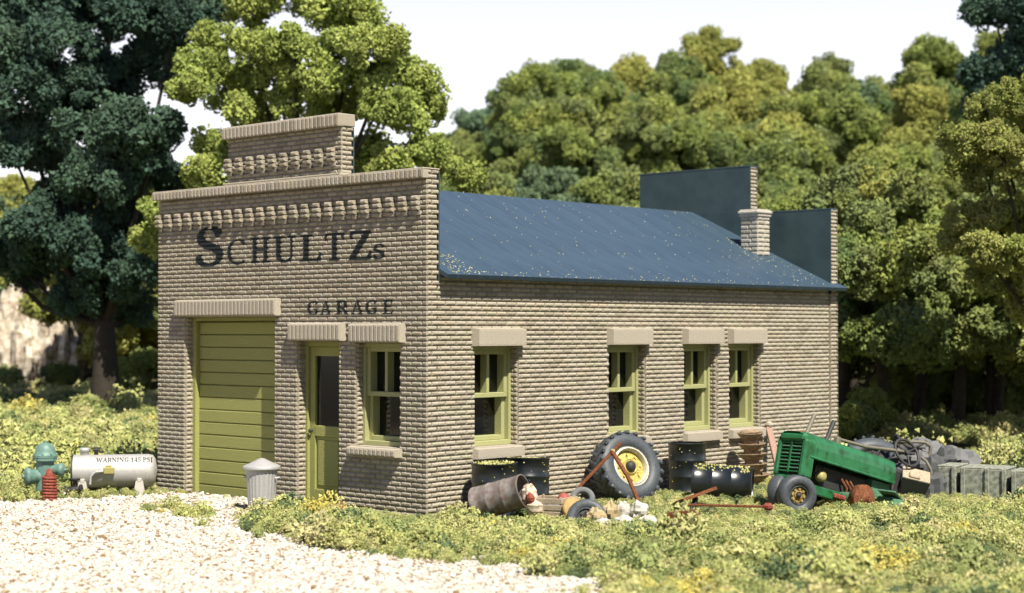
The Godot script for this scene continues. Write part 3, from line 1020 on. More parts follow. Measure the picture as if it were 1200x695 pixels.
# ------------------------------------------------------------------ foliage meshes
func fuzzy_ball(grains: int, size: float, core: float, squash := 1.0, seedn := 1) -> ArrayMesh:
	rng.seed = seedn
	var b := MB.new()
	# core: a lumpy low ball
	b.col = Color(0.8, 0.8, 0.8)
	var rings := 5
	var segs := 8
	var pts := []
	for i in rings + 1:
		var row := []
		for j in segs:
			var a := PI * i / rings
			var t := TAU * j / segs
			var r := core * rnd(0.85, 1.1)
			row.append(Vector3(sin(a) * cos(t), cos(a) * squash, -sin(a) * sin(t)) * r)
		pts.append(row)
	for i in rings:
		for j in segs:
			var j2 := (j + 1) % segs
			b.quad(pts[i + 1][j], pts[i + 1][j2], pts[i][j2], pts[i][j])
	# grains: little three sided leaf points standing out of it
	var lobes := []
	for i in 7: lobes.append(Vector3(rnd(-1, 1), rnd(-0.8, 1), rnd(-1, 1)).normalized())
	for i in grains:
		var dir := Vector3(rng.randfn(), rng.randfn(), rng.randfn()).normalized()
		var bump := 0.0
		for q in lobes: bump = max(bump, dir.dot(q))
		var r := lerpf(0.58, 1.0, smooth(0.55, 1.0, bump)) * rnd(0.78, 1.08) * (1.22 if rng.randf() < 0.1 else 1.0)
		var p := Vector3(dir.x, dir.y * squash, dir.z) * r
		var s := size * (0.5 + 0.95 * rng.randf() * rng.randf() + 0.25 * rng.randf())
		var q := rnd(0.72, 1.25)
		b.col = Color(q * rnd(0.93, 1.07), q, q * rnd(0.85, 1.1))
		var up := (dir + Vector3(rnd(-0.7, 0.7), rnd(-0.4, 0.8), rnd(-0.7, 0.7))).normalized()
		var u := up.cross(Vector3(rnd(-1, 1), rnd(-1, 1), rnd(-1, 1))).normalized()
		var w := up.cross(u)
		var tip := p + up * s * 0.75
		var a0 := p + u * s * 0.55
		var a1 := p + (-u * 0.5 + w * 0.8) * s * 0.55
		var a2 := p + (-u * 0.5 - w * 0.8) * s * 0.55
		b.tri(a0, a1, tip)
		b.tri(a1, a2, tip)
		b.tri(a2, a0, tip)
	return b.mesh()

func make_shapes() -> void:
	for i in 4: clumps.append(fuzzy_ball(190, 0.30, 0.48, 1.0, 100 + i))
	for i in 3: tufts.append(fuzzy_ball(210, 0.20, 0.52, 0.9, 200 + i))
	for i in 3:
		rng.seed = 300 + i
		var b := MB.new()
		rock_into(b, Vector3.ZERO, Vector3.ONE, 4, 6, 0.25)
		stones.append(b.mesh())
	rng.seed = 77

func rock_into(b: MB, c: Vector3, r: Vector3, rings: int, segs: int, rough: float) -> void:
	var pts := []
	for i in rings + 1:
		var row := []
		for j in segs:
			var a := PI * i / rings
			var t := TAU * (j + 0.5 * (i % 2)) / segs
			var k := 1.0 + rnd(-rough, rough)
			row.append(c + Vector3(sin(a) * cos(t), cos(a), -sin(a) * sin(t)) * r * k)
		pts.append(row)
	for i in rings:
		for j in segs:
			var j2 := (j + 1) % segs
			if i == 0: b.tri(pts[1][j], pts[1][j2], pts[0][0])
			elif i == rings - 1: b.tri(pts[i][j2], pts[i][j], pts[rings][0])
			else: b.quad(pts[i + 1][j], pts[i + 1][j2], pts[i][j2], pts[i][j])

# balls: [centre (local), radius]; each is covered with leaf clumps
func tree(called: String, label: String, at: Vector3, balls: Array, clump: float, pal: Array, trunk_r: float, trunk_h: float, variant: int, group := "", cat := "tree", bark := true) -> Node3D:
	var o := thing(called, label, cat, at, Basis.IDENTITY, group)
	if bark:
		var b := MB.new()
		var fork := Vector3(0, trunk_h, 0)
		b.tube([Vector3(0, -0.3, 0), Vector3(0.02, 0.15, 0), Vector3(0.05 * trunk_h, trunk_h * 0.5, 0.03), fork], trunk_r * 1.5, trunk_r * 0.8, 9)
		for bi in range(0, balls.size(), 3):
			var c: Vector3 = balls[bi][0]
			var m := fork.lerp(c, 0.5) + Vector3(rnd(-0.15, 0.15), -0.12 * fork.distance_to(c), rnd(-0.15, 0.15))
			b.tube([fork - Vector3(0, 0.1, 0), m, c], trunk_r * 0.36, trunk_r * 0.10, 6)
		put("trunk", b, mats.bark, o)
	var xs := []
	var cs := []
	for q in balls:
		var c: Vector3 = q[0]
		var r: float = q[1]
		var n := int(3.8 * pow(r / clump, 2.0)) + 3
		var base: Color = pal[rng.randi() % pal.size()]
		for i in n:
			var dir := Vector3(rng.randfn(), rng.randfn(), rng.randfn()).normalized()
			if dir.y < -0.45 and rng.randf() < 0.6: dir.y = -dir.y
			var s := clump * rnd(0.5, 1.3)
			var p := c + dir * Vector3(1.0, 0.82, 1.0) * r * rnd(0.55, 1.03)
			xs.append(Transform3D(Basis.from_euler(Vector3(rnd(0, TAU), rnd(0, TAU), rnd(0, TAU))).scaled(Vector3.ONE * s), p))
			var k := base.lerp(pal[rng.randi() % pal.size()], 0.4) * rnd(0.85, 1.15)
			cs.append(k)
	multi("crown", o, clumps[variant % 4], mats.leaf, xs, cs).set_meta("kind", "stuff")
	return o

func ball_cloud(n: int, size: Vector3, centre: Vector3, r0: float, r1: float) -> Array:
	var out := []
	for i in n:
		var dir := Vector3(rng.randfn(), rng.randfn(), rng.randfn()).normalized()
		var p := centre + dir * size * rnd(0.45, 1.0)
		out.append([p, rnd(r0, r1)])
	return out

func spot(d: float, px: float, lift := 0.0) -> Vector3:      # on the ground at depth d in the direction of a bearing given as tangent px
	var p := place(d, px * d)
	return Vector3(p.x, ground_y(p.x, p.y) + lift, p.y)

func build_trees() -> void:
	rng.seed = 4242
	var olive := [Color(0.225, 0.28, 0.073), Color(0.30, 0.335, 0.09), Color(0.145, 0.21, 0.082), Color(0.215, 0.255, 0.098)]
	var bright := [Color(0.30, 0.36, 0.092), Color(0.335, 0.385, 0.105), Color(0.26, 0.325, 0.085)]
	var dark := [Color(0.062, 0.108, 0.078), Color(0.082, 0.135, 0.09), Color(0.05, 0.09, 0.068)]
	var pale := [Color(0.30, 0.32, 0.095), Color(0.26, 0.30, 0.08), Color(0.33, 0.34, 0.11)]
	# -- big dark tree at the left: crown balls given as (bearing px, height px, radius px, depth step)
	var D := 37.0
	var base := spot(D, (122.0 - 600.0) / 1966.41)
	var balls := []
	for e in [[60, 60, 42], [110, 30, 42], [160, 20, 40], [205, 30, 34], [20, 100, 42], [75, 120, 45], [130, 95, 40], [180, 70, 36], [215, 85, 26], [30, 30, 44], [105, 165, 44], [150, 150, 38], [185, 165, 34], [60, 185, 36], [20, 155, 30], [10, 170, 26], [120, 215, 46], [170, 215, 40], [200, 205, 24], [75, 240, 36], [35, 265, 34], [150, 265, 40], [105, 290, 40], [60, 300, 34], [20, 310, 36], [130, 330, 38], [90, 350, 28], [150, 365, 28], [185, 290, 30], [165, 320, 30], [0, 20, 40], [-20, 60, 44], [-25, 130, 36], [-10, 300, 34], [-30, 260, 34], [240, 12, 24], [130, -20, 46], [70, -10, 44], [190, -25, 44]]:
		balls.append([from_picture(D + rnd(-1.6, 1.6), e[0], e[1]) - base, e[2] * D / 1966.41])
	tree("dark_tree", "tall dark blue green tree left of the garage with trunk on the grass", base, balls, 0.30, dark, 0.27, 2.0, 0)
	# -- bright tree behind the front parapet
	D = 34.5
	base = spot(D, (352.0 - 600.0) / 1966.41)
	balls = []
	for e in [[290, 15, 30], [335, -5, 34], [380, 10, 30], [420, 20, 28], [255, 50, 26], [300, 60, 30], [345, 55, 26], [395, 60, 22], [430, 55, 28], [460, 60, 24], [235, 85, 28], [275, 100, 34], [325, 95, 28], [380, 95, 28], [425, 95, 32], [465, 95, 30], [495, 105, 24], [225, 110, 20], [305, 130, 26], [360, 120, 30], [405, 125, 28], [445, 125, 26], [480, 135, 24], [505, 125, 16], [275, 130, 18], [250, 175, 24], [240, 200, 22], [430, 180, 24], [455, 195, 24], [420, 200, 20], [500, 180, 20], [520, 190, 22], [250, 235, 26], [300, 200, 28], [350, 210, 30], [175, 280, 18], [185, 250, 16], [480, 230, 24], [540, 215, 22]]:
		balls.append([from_picture(D + rnd(-1.3, 1.3), e[0], e[1]) - base, e[2] * D / 1966.41])
	tree("bright_tree", "broad bright yellow green tree rising behind the front parapet", base, balls, 0.24, bright, 0.22, 4.2, 1)
	# -- pale tree leaning in at the right edge
	D = 30.5
	base = spot(D, (1245.0 - 600.0) / 1966.41)
	balls = []
	for e in [[1160, 130, 30], [1200, 120, 34], [1130, 165, 22], [1170, 170, 32], [1210, 165, 34], [1125, 190, 18], [1155, 205, 26], [1195, 205, 30], [1130, 255, 22], [1165, 255, 28], [1200, 260, 30], [1120, 280, 20], [1150, 295, 26], [1190, 300, 26], [1180, 335, 24], [1215, 330, 26], [1150, 320, 20], [1240, 150, 40], [1250, 230, 40], [1240, 300, 36], [1200, 365, 16]]:
		balls.append([from_picture(D + rnd(-0.8, 0.8), e[0], e[1]) - base, e[2] * D / 1966.41])
	tree("pale_tree", "pale lime tree with open crumbly leaf clusters at the clearing edge", base, balls, 0.15, pale, 0.16, 2.4, 2)
	# -- dark tree top at the upper right
	D = 40.0
	base = spot(D, (1215.0 - 600.0) / 1966.41)
	balls = []
	for e in [[1165, 12, 24], [1200, 15, 30], [1180, 80, 34], [1145, 95, 26], [1205, 60, 30], [1160, 120, 30], [1230, 40, 40], [1200, -20, 34]]:
		balls.append([from_picture(D + rnd(-0.8, 0.8), e[0], e[1]) - base, e[2] * D / 1966.41])
	tree("dark_tree", "tall dark tree topping out above the pale lime tree", base, balls, 0.28, dark, 0.2, 6.0, 3)
	# -- wood on the hills: rows of round trees, farther rows stand higher
	var i := 0
	var wood := []
	for row in 7:
		var d0: float = [38.5, 42.5, 46.5, 50.5, 55.0, 60.0, 65.5][row]
		var px := 520.0 + (row % 2) * 42.0
		while px < 1300.0:
			wood.append([d0 + rnd(-1.0, 1.0), px + rnd(-14, 14)])
			px += 92.0 - row * 3.0
	for k in 9:
		wood.append([51.0 + rnd(-1.0, 1.5), -95.0 + k * 38.0])
		wood.append([55.0 + rnd(-1.0, 1.5), -75.0 + k * 38.0])
	for e in [[52.0, 1068.0], [50.0, 1035.0], [44.0, 150.0], [45.5, 118.0], [44.5, 190.0], [45.0, 260.0], [46.0, 330.0], [45.0, 400.0], [49.0, 165.0], [46.0, 440.0], [49.0, 290.0], [49.0, 380.0]]: wood.append(e)
	for e in wood:
		var ang: float = (e[1] - 600.0) / 1966.41
		if e[0] < 41.0 and e[1] < 930: continue
		var at := spot(e[0], ang)
		var hgt := rnd(4.3, 5.9)
		var pal: Array = olive
		var kind := rng.randi() % 10
		if kind == 0: pal = [Color(0.13, 0.20, 0.115), Color(0.155, 0.22, 0.12)]
		if kind == 1: pal = [Color(0.33, 0.335, 0.09), Color(0.29, 0.315, 0.09)]
		var skirt := 0.30 if e[0] < 42.0 else 0.16
		var bl := ball_cloud(20, Vector3(1.7, hgt * 0.36, 1.7), Vector3(0, hgt * (0.5 + skirt * 0.45), 0), 0.36, 0.78)
		bl.append([Vector3(0, hgt * 0.86, 0), 0.75])
		tree("wood_tree", "rounded olive green tree in the wood on the hill behind the garage" if kind > 1 else ("darker green rounded tree among the olive trees on the hill" if kind == 0 else "yellowish rounded tree among the olive trees on the hill"), at, bl, 0.30, pal, 0.11, hgt * 0.5, i, "trees in the wood on the hill" if kind > 1 else ("darker trees in the wood" if kind == 0 else "yellowish trees in the wood"))
		i += 1
	for e in [[53.0, 922.0], [57.0, 935.0], [49.0, 928.0]]:
		var at := spot(e[0], (e[1] - 600.0) / 1966.41)
		var bl := ball_cloud(18, Vector3(1.6, 1.9, 1.6), Vector3(0, 3.1, 0), 0.4, 0.8)
		tree("wood_tree", "rounded olive green tree in the wood on the hill behind the garage", at, bl, 0.30, olive, 0.11, 2.6, i, "trees in the wood on the hill")
		i += 1
	# -- trees that overhang the edge of the clearing on the far side
	for e in [[34.8, 1030.0, 4.6], [35.6, 1120.0, 4.9], [34.6, 1215.0, 4.4], [37.2, 985.0, 5.2], [37.6, 1075.0, 5.4], [37.6, 1165.0, 5.3], [34.2, 1300.0, 4.6]]:
		var at := spot(e[0], (e[1] - 600.0) / 1966.41)
		var hh: float = e[2]
		var bl := ball_cloud(17, Vector3(1.6, hh * 0.34, 1.6), Vector3(0, hh * 0.70, 0), 0.36, 0.72)
		for k in 6: bl.append([Vector3(rnd(-1.3, 1.3), hh * rnd(0.40, 0.5), rnd(-1.3, 1.3)), rnd(0.4, 0.6)])
		tree("edge_tree", "olive tree with low boughs overhanging the dark edge of the wood", at, bl, 0.25, olive, 0.12, hh * 0.5, i, "trees overhanging the wood's edge")
		i += 1
	# -- unseen trees added behind and beside the camera to block low sky light
	for k in 15:
		var a := -0.62 + 2.75 * k / 14.0
		var rr := rnd(29.0, 32.0)
		var x := cos(a) * rr
		var z := sin(a) * rr
		var hh := rnd(9.0, 11.0)
		var bl := ball_cloud(12, Vector3(2.5, hh * 0.34, 2.5), Vector3(0, hh * 0.58, 0), 1.3, 2.0)
		tree("wood_tree", "unseen tall olive tree added to block low sky light", Vector3(x, 0.0, z), bl, 0.75, olive, 0.25, hh * 0.5, i, "unseen trees added as sky light blockers")
		i += 1
	# -- bushes at the wood's edge
	for e in [[33.5, 1000.0, 0.55], [34.5, 1020.0, 0.7], [40.0, 165.0, 0.8], [44.5, 70.0, 0.6], [43.5, 8.0, 0.6], [38.5, 1060.0, 0.9], [39.0, 1110.0, 1.0], [38.6, 1160.0, 0.9], [39.0, 1205.0, 1.0]]:
		var at := spot(e[0], (e[1] - 600.0) / 1966.41)
		var bl := ball_cloud(7, Vector3(e[2] * 0.6, e[2] * 0.5, e[2] * 0.6), Vector3(0, e[2] * 0.8, 0), e[2] * 0.35, e[2] * 0.5)
		tree("bush", "low olive bush in the shade at the edge of the wood", at, bl, 0.17, olive, 0.05, e[2] * 0.4, i, "bushes along the wood's edge", "bush")
		i += 1
	# -- dark floor of the wood
	var b := MB.new()
	var grid := []
	var d := 36.5
	while d < 100.0:
		var row := []
		for k in 61:
			var ang := -0.42 + 0.84 * k / 60.0
			var dd: float = d + (0.0 if d > 37 else 0.0) + 3.5 * smooth(0.05, -0.2, ang) * smooth(60.0, 36.0, d)
			var p := place(dd, ang * dd)
			row.append(Vector3(p.x, ground_y(p.x, p.y) + 0.03, p.y))
		grid.append(row)
		d += 1.2 if d < 70 else 6.0
	for r in grid.size() - 1:
		for k in 60: b.quad(grid[r][k], grid[r][k + 1], grid[r + 1][k + 1], grid[r + 1][k])
	var o := put("woodland_floor", b, mats.soil)
	o.set_meta("kind", "structure")
	tag(o, "bare earth floor of the wood under the trees", "ground")
	# -- pale rock outcrop at the left
	var c := MB.new()
	rng.seed = 99
	for k in 26:
		var px := -70.0 + (k % 13) * 13.2 + rnd(-4, 4)
		var p := from_picture(48.0 + (0.7 if k < 13 else 0.0) + rnd(-0.2, 0.2), px, 380.0)
		var gy := ground_y(p.x, p.z)
		var h: float = (3.35 if k < 13 else 2.75) - gy + rnd(-0.35, 0.12) - (0.7 if k % 13 == 12 else 0.0)
		c.xf = Transform3D(Basis(Vector3.UP, YAW + rnd(-0.5, 0.5)), Vector3(p.x, gy + h * 0.45, p.z))
		boulder_into(c, Vector3(rnd(0.22, 0.34), h * 0.62, 0.4))
	var ro := put("rock_outcrop", c, mats.cliff)
	tag(ro, "pale cracked rock outcrop beneath the dark tree's branches", "rock")

func from_picture(d: float, px: float, py: float) -> Vector3:   # a point in the place at depth d, laid out from bearings read off the photograph
	var f := Vector3(-sin(YAW) * cos(0.02), sin(0.02), -cos(YAW) * cos(0.02))
	var r := Vector3(cos(YAW), 0, -sin(YAW))
	var u := r.cross(f)
	return CAM + (f + r * (px - 600.0) / 1966.41 - u * (py - 347.5) / 1966.41) * d


# ------------------------------------------------------------------ things in the yard
func lie(axis: Vector3, roll := 0.0) -> Basis:       # turns local y onto axis
	var y := axis.normalized()
	var x := y.cross(Vector3.UP if absf(y.y) < 0.9 else Vector3.RIGHT).normalized()
	return Basis(x, y, x.cross(y)) * Basis(Vector3.UP, roll)

func drum(label: String, at: Vector3, bas: Basis, r: float, h: float, m: Material, open_top := false, group := "") -> Node3D:
	var o := thing("oil_drum", label, "drum", at, bas, group)
	var b := MB.new()
	var pr := [Vector2(r * 0.97, 0.0), Vector2(r * 1.02, 0.0), Vector2(r * 1.02, 0.025), Vector2(r * 1.02, 0.025), Vector2(r, 0.03)]
	for y in [h * 0.34, h * 0.66]:
		pr.append_array([Vector2(r, y - 0.02), Vector2(r * 1.035, y - 0.006), Vector2(r * 1.035, y + 0.006), Vector2(r, y + 0.02)])
	pr.append_array([Vector2(r, h - 0.03), Vector2(r * 1.03, h - 0.025), Vector2(r * 1.03, h), Vector2(r * 1.03, h), Vector2(r * 0.97, h)])
	if open_top: pr.append_array([Vector2(r * 0.97, h), Vector2(r * 0.965, h * 0.12), Vector2(0.0, h * 0.1)])
	b.lathe(pr, 32)
	put("shell", b, m, o)
	b = MB.new()
	b.lathe([Vector2(0.0, 0.014), Vector2(r * 0.98, 0.014)], 24)
	if not open_top:
		b.lathe([Vector2(r * 0.98, h - 0.022), Vector2(0.0, h - 0.02)], 28)
		b.xf = Transform3D(Basis.IDENTITY, Vector3(r * 0.6, h - 0.022, 0))
		b.lathe([Vector2(0.03, 0), Vector2(0.03, 0.014), Vector2(0.0, 0.016)], 10)
	put("drum_head", b, m, o)
	return o

func crumbs_on(parent: Node, n: int, where: Callable, pal: Array, s0 := 0.006, s1 := 0.015) -> void:
	var xs := []
	var cs := []
	for i in n:
		var s := rnd(s0, s1)
		xs.append(Transform3D(Basis.from_euler(Vector3(rnd(0, 3), rnd(0, 6), rnd(0, 3))).scaled(Vector3.ONE * s), where.call()))
		cs.append(pal[rng.randi() % pal.size()] * rnd(0.7, 1.1))
	var o := multi("crumbs", parent, stones[1], mats.stone, xs, cs)
	o.set_meta("kind", "stuff")

func rock(label: String, at: Vector3, r: Vector3, m: Material, group := "", called := "stone") -> MeshInstance3D:
	var b := MB.new()
	boulder_into(b, r)
	var o := put(called, b, m, self, Transform3D(Basis(Vector3.UP, rnd(0, TAU)), at))
	tag(o, label, "stone", group)
	return o

func boulder_into(b: MB, r: Vector3) -> void:
	var off := Vector3(rnd(-50, 50), rnd(-50, 50), rnd(-50, 50))
	var pts := []
	for i in 11:
		var row := []
		for j in 18:
			var a := PI * i / 10.0
			var t := TAU * j / 18.0
			var dir := Vector3(sin(a) * cos(t), cos(a), -sin(a) * sin(t))
			var k := 1.0 + lump.get_noise_3dv(dir * 20.0 + off) * 0.55 + lump.get_noise_3dv(dir * 60.0 + off) * 0.2
			row.append(dir * r * k)
		pts.append(row)
	for i in 10:
		for j in 18:
			var j2 := (j + 1) % 18
			b.quad(pts[i + 1][j], pts[i + 1][j2], pts[i][j2], pts[i][j])

func tyre_parts(o: Node3D, r: float, w: float, hole: float, lugs: int, face_m: Material, rim_m: Material) -> void:   # axis along local y, outer face at +y
	var b := MB.new()
	var h := w / 2
	var pr := [Vector2(hole, -h * 0.72), Vector2(hole * 1.06, -h * 0.92), Vector2((hole + r) * 0.5, -h), Vector2(r * 0.90, -h * 0.86), Vector2(r * 0.97, -h * 0.6), Vector2(r * 0.97, h * 0.6), Vector2(r * 0.90, h * 0.86), Vector2((hole + r) * 0.5, h), Vector2(hole * 1.06, h * 0.92), Vector2(hole, h * 0.72), Vector2(hole, h * 0.72), Vector2(hole, -h * 0.72)]
	b.lathe(pr, 40)
	var ty := put("tyre", b, mats.tyre, o)
	if lugs > 0:
		var l := MB.new()
		for s in [-1.0, 1.0]:
			for i in lugs:
				var a := TAU * (i + (0.5 if s > 0 else 0.0)) / lugs
				l.xf = Transform3D(Basis(Vector3.UP, a), Vector3.ZERO) * Transform3D(Basis(Vector3.RIGHT, s * 0.0), Vector3(r * 0.955, s * h * 0.48, 0)) * Transform3D(Basis(Vector3.RIGHT, s * 0.55), Vector3.ZERO)
				l.box(Vector3(-0.03, -h * 0.62, -0.022 * r / 0.5), Vector3(0.032 * r, h * 0.62, 0.022 * r / 0.5), 0.008)
				l.xf = Transform3D(Basis(Vector3.UP, a + s * -0.06), Vector3.ZERO) * Transform3D(Basis(Vector3.BACK, s * 0.75), Vector3(r * 0.90, s * h * 0.84, 0))
				l.box(Vector3(-0.05 * r / 0.5, -0.012, -0.024 * r / 0.5), Vector3(0.036 * r / 0.5, 0.012, 0.024 * r / 0.5), 0.006)
		put("tread_lugs", l, mats.tyre, ty)
	var w1 := MB.new()
	w1.lathe([Vector2(hole * 0.93, h * 0.60), Vector2(hole * 1.03, h * 0.80), Vector2(hole * 1.03, h * 0.80), Vector2(hole * 1.02, h * 0.55)], 32)
	w1.lathe([Vector2(hole * 1.0, h * 0.72), Vector2(hole * 0.90, h * 0.84), Vector2(hole * 0.86, h * 0.74), Vector2(hole * 0.84, h * 0.35)], 32)
	put("rim", w1, rim_m, o)
	var d := MB.new()
	d.lathe([Vector2(hole * 0.86, h * 0.36), Vector2(hole * 0.60, h * 0.5), Vector2(hole * 0.42, h * 0.5), Vector2(hole * 0.40, h * 0.62), Vector2(hole * 0.36, h * 0.68), Vector2(hole * 0.32, h * 0.60), Vector2(0.0, h * 0.58)], 30)
	d.lathe([Vector2(0.0, -h * 0.5), Vector2(hole * 0.95, -h * 0.5)], 24)
	for i in 8:
		var a := TAU * i / 8
		d.xf = Transform3D(Basis.IDENTITY, Vector3(cos(a) * hole * 0.62, h * 0.5, sin(a) * hole * 0.62))
		d.lathe([Vector2(0.018, 0), Vector2(0.018, 0.014), Vector2(0.0, 0.016)], 6)
	put("disc", d, face_m, o)
	var hub := MB.new()
	hub.lathe([Vector2(hole * 0.27, h * 0.55), Vector2(hole * 0.26, h * 0.78), Vector2(hole * 0.18, h * 0.95), Vector2(0.0, h * 1.0)], 16)
	put("hub", hub, mats.dark_iron, o)

func build_junk() -> void:
	rng.seed = 1234
	dustbin()
	hydrant_and_tank()
	drums_and_crate()
	var t := thing("lugged_tyre", "large lugged tractor tyre on a yellow wheel leaning on brick wall", "tyre", Vector3(0.48, 0.43, -3.30), lie(Vector3(0.88, 0.37, 0.27)))
	tyre_parts(t, 0.50, 0.36, 0.275, 22, mats.wheel_yellow, mats.rim_white)
	# bent iron bars leaning over the tyre
	t = thing("iron_linkage", "rusty jointed iron bars propped against the tractor tyre", "scrap iron")
	var j := Vector3(1.08, 0.75, -2.28)
	var k1 := Vector3(0.88, 0.28, -1.80)
	var b := MB.new()
	bar(b, j + (j - k1).normalized() * 0.16, k1, 0.055, 0.03)
	put("bar", b, mats.rust, t)
	b = MB.new()
	bar(b, j + Vector3(0, 0.01, 0.02), Vector3(1.34, 0.47, -2.24), 0.06, 0.035)
	bar(b, Vector3(1.34, 0.48, -2.24), Vector3(1.60, 0.02, -2.24), 0.055, 0.035)
	put("bar", b, mats.rust, t)
	b = MB.new()
	b.xf = Transform3D(lie(Vector3(0.7, 0.1, 0.7)), j - Vector3(0.03, 0, 0.03))
	b.lathe([Vector2(0.03, 0), Vector2(0.03, 0.07), Vector2(0.0, 0.075)], 8)
	put("pin", b, mats.brass, t)
	# rusty plate on a bracket with its long rod
	t = thing("iron_tool", "rusty iron blade on a bracket with a long rod in the grass", "scrap iron")
	b = MB.new()
	b.xf = Transform3D(Basis.looking_at(Vector3(0.10, 0.16, -0.95) * 1.0, Vector3(-0.35, 1, 0.1)), Vector3(2.05, 0.21, -2.75))
	var ring := [Vector3(-0.10, 0, 0.33), Vector3(0.10, 0, 0.33), Vector3(0.12, 0.012, -0.2), Vector3(0.05, 0.01, -0.36), Vector3(-0.06, 0.01, -0.36), Vector3(-0.12, 0.01, -0.2)]
	for i in range(1, 5):
		b.tri(ring[0] + Vector3(0, 0.02, 0), ring[i] + Vector3(0, 0.02, 0), ring[i + 1] + Vector3(0, 0.02, 0))
		b.tri(ring[0] - Vector3(0, 0.02, 0), ring[i + 1] - Vector3(0, 0.02, 0), ring[i] - Vector3(0, 0.02, 0))
	for i in 6:
		var i2 := (i + 1) % 6
		b.quad(ring[i] - Vector3(0, 0.02, 0), ring[i2] - Vector3(0, 0.02, 0), ring[i2] + Vector3(0, 0.02, 0), ring[i] + Vector3(0, 0.02, 0))
	put("blade", b, mats.rust, t)
	b = MB.new()
	bar(b, Vector3(2.05, 0.19, -2.75), Vector3(2.1, 0.02, -2.6), 0.06, 0.06)
	put("bracket", b, mats.dark_iron, t)
	b = MB.new()
	bar(b, Vector3(2.08, 0.12, -2.5), Vector3(3.0, 0.13, -2.92), 0.045, 0.03)
	put("rod", b, mats.rust, t)
	b = MB.new()
	b.xf = Transform3D(Basis.IDENTITY, Vector3(3.02, 0.13, -2.93))
	b.box(Vector3(-0.06, -0.045, -0.05), Vector3(0.06, 0.045, 0.05), 0.03)
	put("rod_end", b, mats.red_rust, t)
	# stacked harrow discs against the wall
	t = thing("harrow_discs", "stack of five rusty bowl shaped harrow discs against brick wall", "scrap iron", Vector3(0.42, 0.03, -6.42), lie(Vector3(-0.10, 1, 0.02)))
	for i in 5:
		b = MB.new()
		var y := 0.03 + i * 0.155
		var r := 0.235 - i * 0.008
		b.xf = Transform3D(Basis(Vector3(1, 0, 0.3).normalized(), 0.10 + rnd(-0.05, 0.05)), Vector3(rnd(-0.01, 0.01), y, 0))
		b.lathe([Vector2(0.05, 0.0), Vector2(0.14, 0.012), Vector2(r * 0.85, 0.055), Vector2(r, 0.10), Vector2(r, 0.10), Vector2(r * 0.96, 0.105), Vector2(r * 0.8, 0.065), Vector2(0.12, 0.026), Vector2(0.0, 0.016)], 26)
		put("disc", b, mats.disc_rust, t)
	b = MB.new()
	b.lathe([Vector2(0.11, 0.0), Vector2(0.11, 0.72), Vector2(0.16, 0.74), Vector2(0.16, 0.76), Vector2(0.10, 0.80), Vector2(0.0, 0.80)], 14)
	put("spool", b, mats.disc_rust, t)
	# board with a rounded knob leaning beside them
	t = thing("leaning_post", "thin reddish wooden post with pale round top leaning on brick wall", "post")
	b = MB.new()
	bar(b, Vector3(0.03, 0.80, -7.38), Vector3(0.42, 0.0, -7.15), 0.10, 0.05)
	put("board", b, mats.pink_wood, t)
	b = MB.new()
	rock_into(b, Vector3(0.03, 0.84, -7.40), Vector3(0.06, 0.055, 0.06), 6, 10, 0.05)
	put("knob", b, mats.lintel, t)
	tractor()
	# heap behind the tractor
	t = thing("worn_tyre", "half buried blue grey tyre behind the tractor hood", "tyre", Vector3(2.30, 0.44, -6.65), lie(Vector3(0.35, 0.75, 0.45)))
	tyre_parts(t, 0.42, 0.26, 0.2, 18, mats.dark_iron, mats.dark_iron)
	var heap := "grey stones heaped behind the tractor"
	for e in [[2.95, 0.42, -7.05, 0.26, 0.30, 0], [3.15, 0.30, -6.75, 0.22, 0.26, 1], [2.65, 0.40, -6.9, 0.26, 0.26, 1], [3.38, 0.16, -6.3, 0.20, 0.20, 1], [2.88, 0.66, -6.95, 0.16, 0.13, 0], [3.05, 0.5, -6.6, 0.15, 0.14, 0], [2.9, 0.25, -6.3, 0.2, 0.2, 1], [3.2, 0.5, -7.05, 0.16, 0.15, 1]]:
		rock("rough grey stone in the heap behind the tractor", Vector3(e[0], e[1], e[2]), Vector3(e[3], e[4], e[3]), mats.rock_grey if e[5] == 0 else mats.rock_dark, heap)
	rock("grey boulder lying alone between tractor heap and grey crates", Vector3(3.12, 0.38, -7.65), Vector3(0.32, 0.24, 0.32), mats.rock_grey, "", "boulder")
	for e in [[Vector3(2.75, 0.50, -6.35), 0.3], [Vector3(3.0, 0.45, -6.45), 1.9], [Vector3(2.85, 0.70, -6.75), 2.8], [Vector3(3.15, 0.35, -6.30), 4.1], [Vector3(2.95, 0.62, -6.6), 5.2]]:
		b = MB.new()
		var pts := []
		for i in 9: pts.append(Vector3(cos(e[1] + i * 0.42) * 0.24, 0.10 * sin(i * 0.9 + e[1]), sin(e[1] + i * 0.42) * 0.20))
		b.tube(pts, 0.026, 0.02, 7)
		tag(put("bent_pipe", b, mats.dark_iron if e[1] < 3.0 else mats.pipe_grey, self, Transform3D(Basis(Vector3.RIGHT, e[1]), e[0])), "bent dark pipe tangled in the heap behind the tractor" if e[1] < 3.0 else "bent drab pipe tangled in the heap behind the tractor", "pipe", "dark pipes in the heap" if e[1] < 3.0 else "drab pipes in the heap")
	t = thing("carton", "tan open topped box tipped among grey stones behind tractor", "box", Vector3(3.30, 0.12, -5.95), Basis.from_euler(Vector3(0.40, 0.5, -0.25)))
	b = MB.new()
	b.frustum(Vector3(-0.15, 0, -0.13), Vector3(0.15, 0.26, 0.13), Vector3(-0.19, 0, -0.16), Vector3(0.19, 0.26, 0.16))
	put("carton_body", b, mats.rock_dark, t)
	b = MB.new()
	b.box(Vector3(-0.185, 0.255, -0.155), Vector3(0.185, 0.275, 0.155), 0.006)
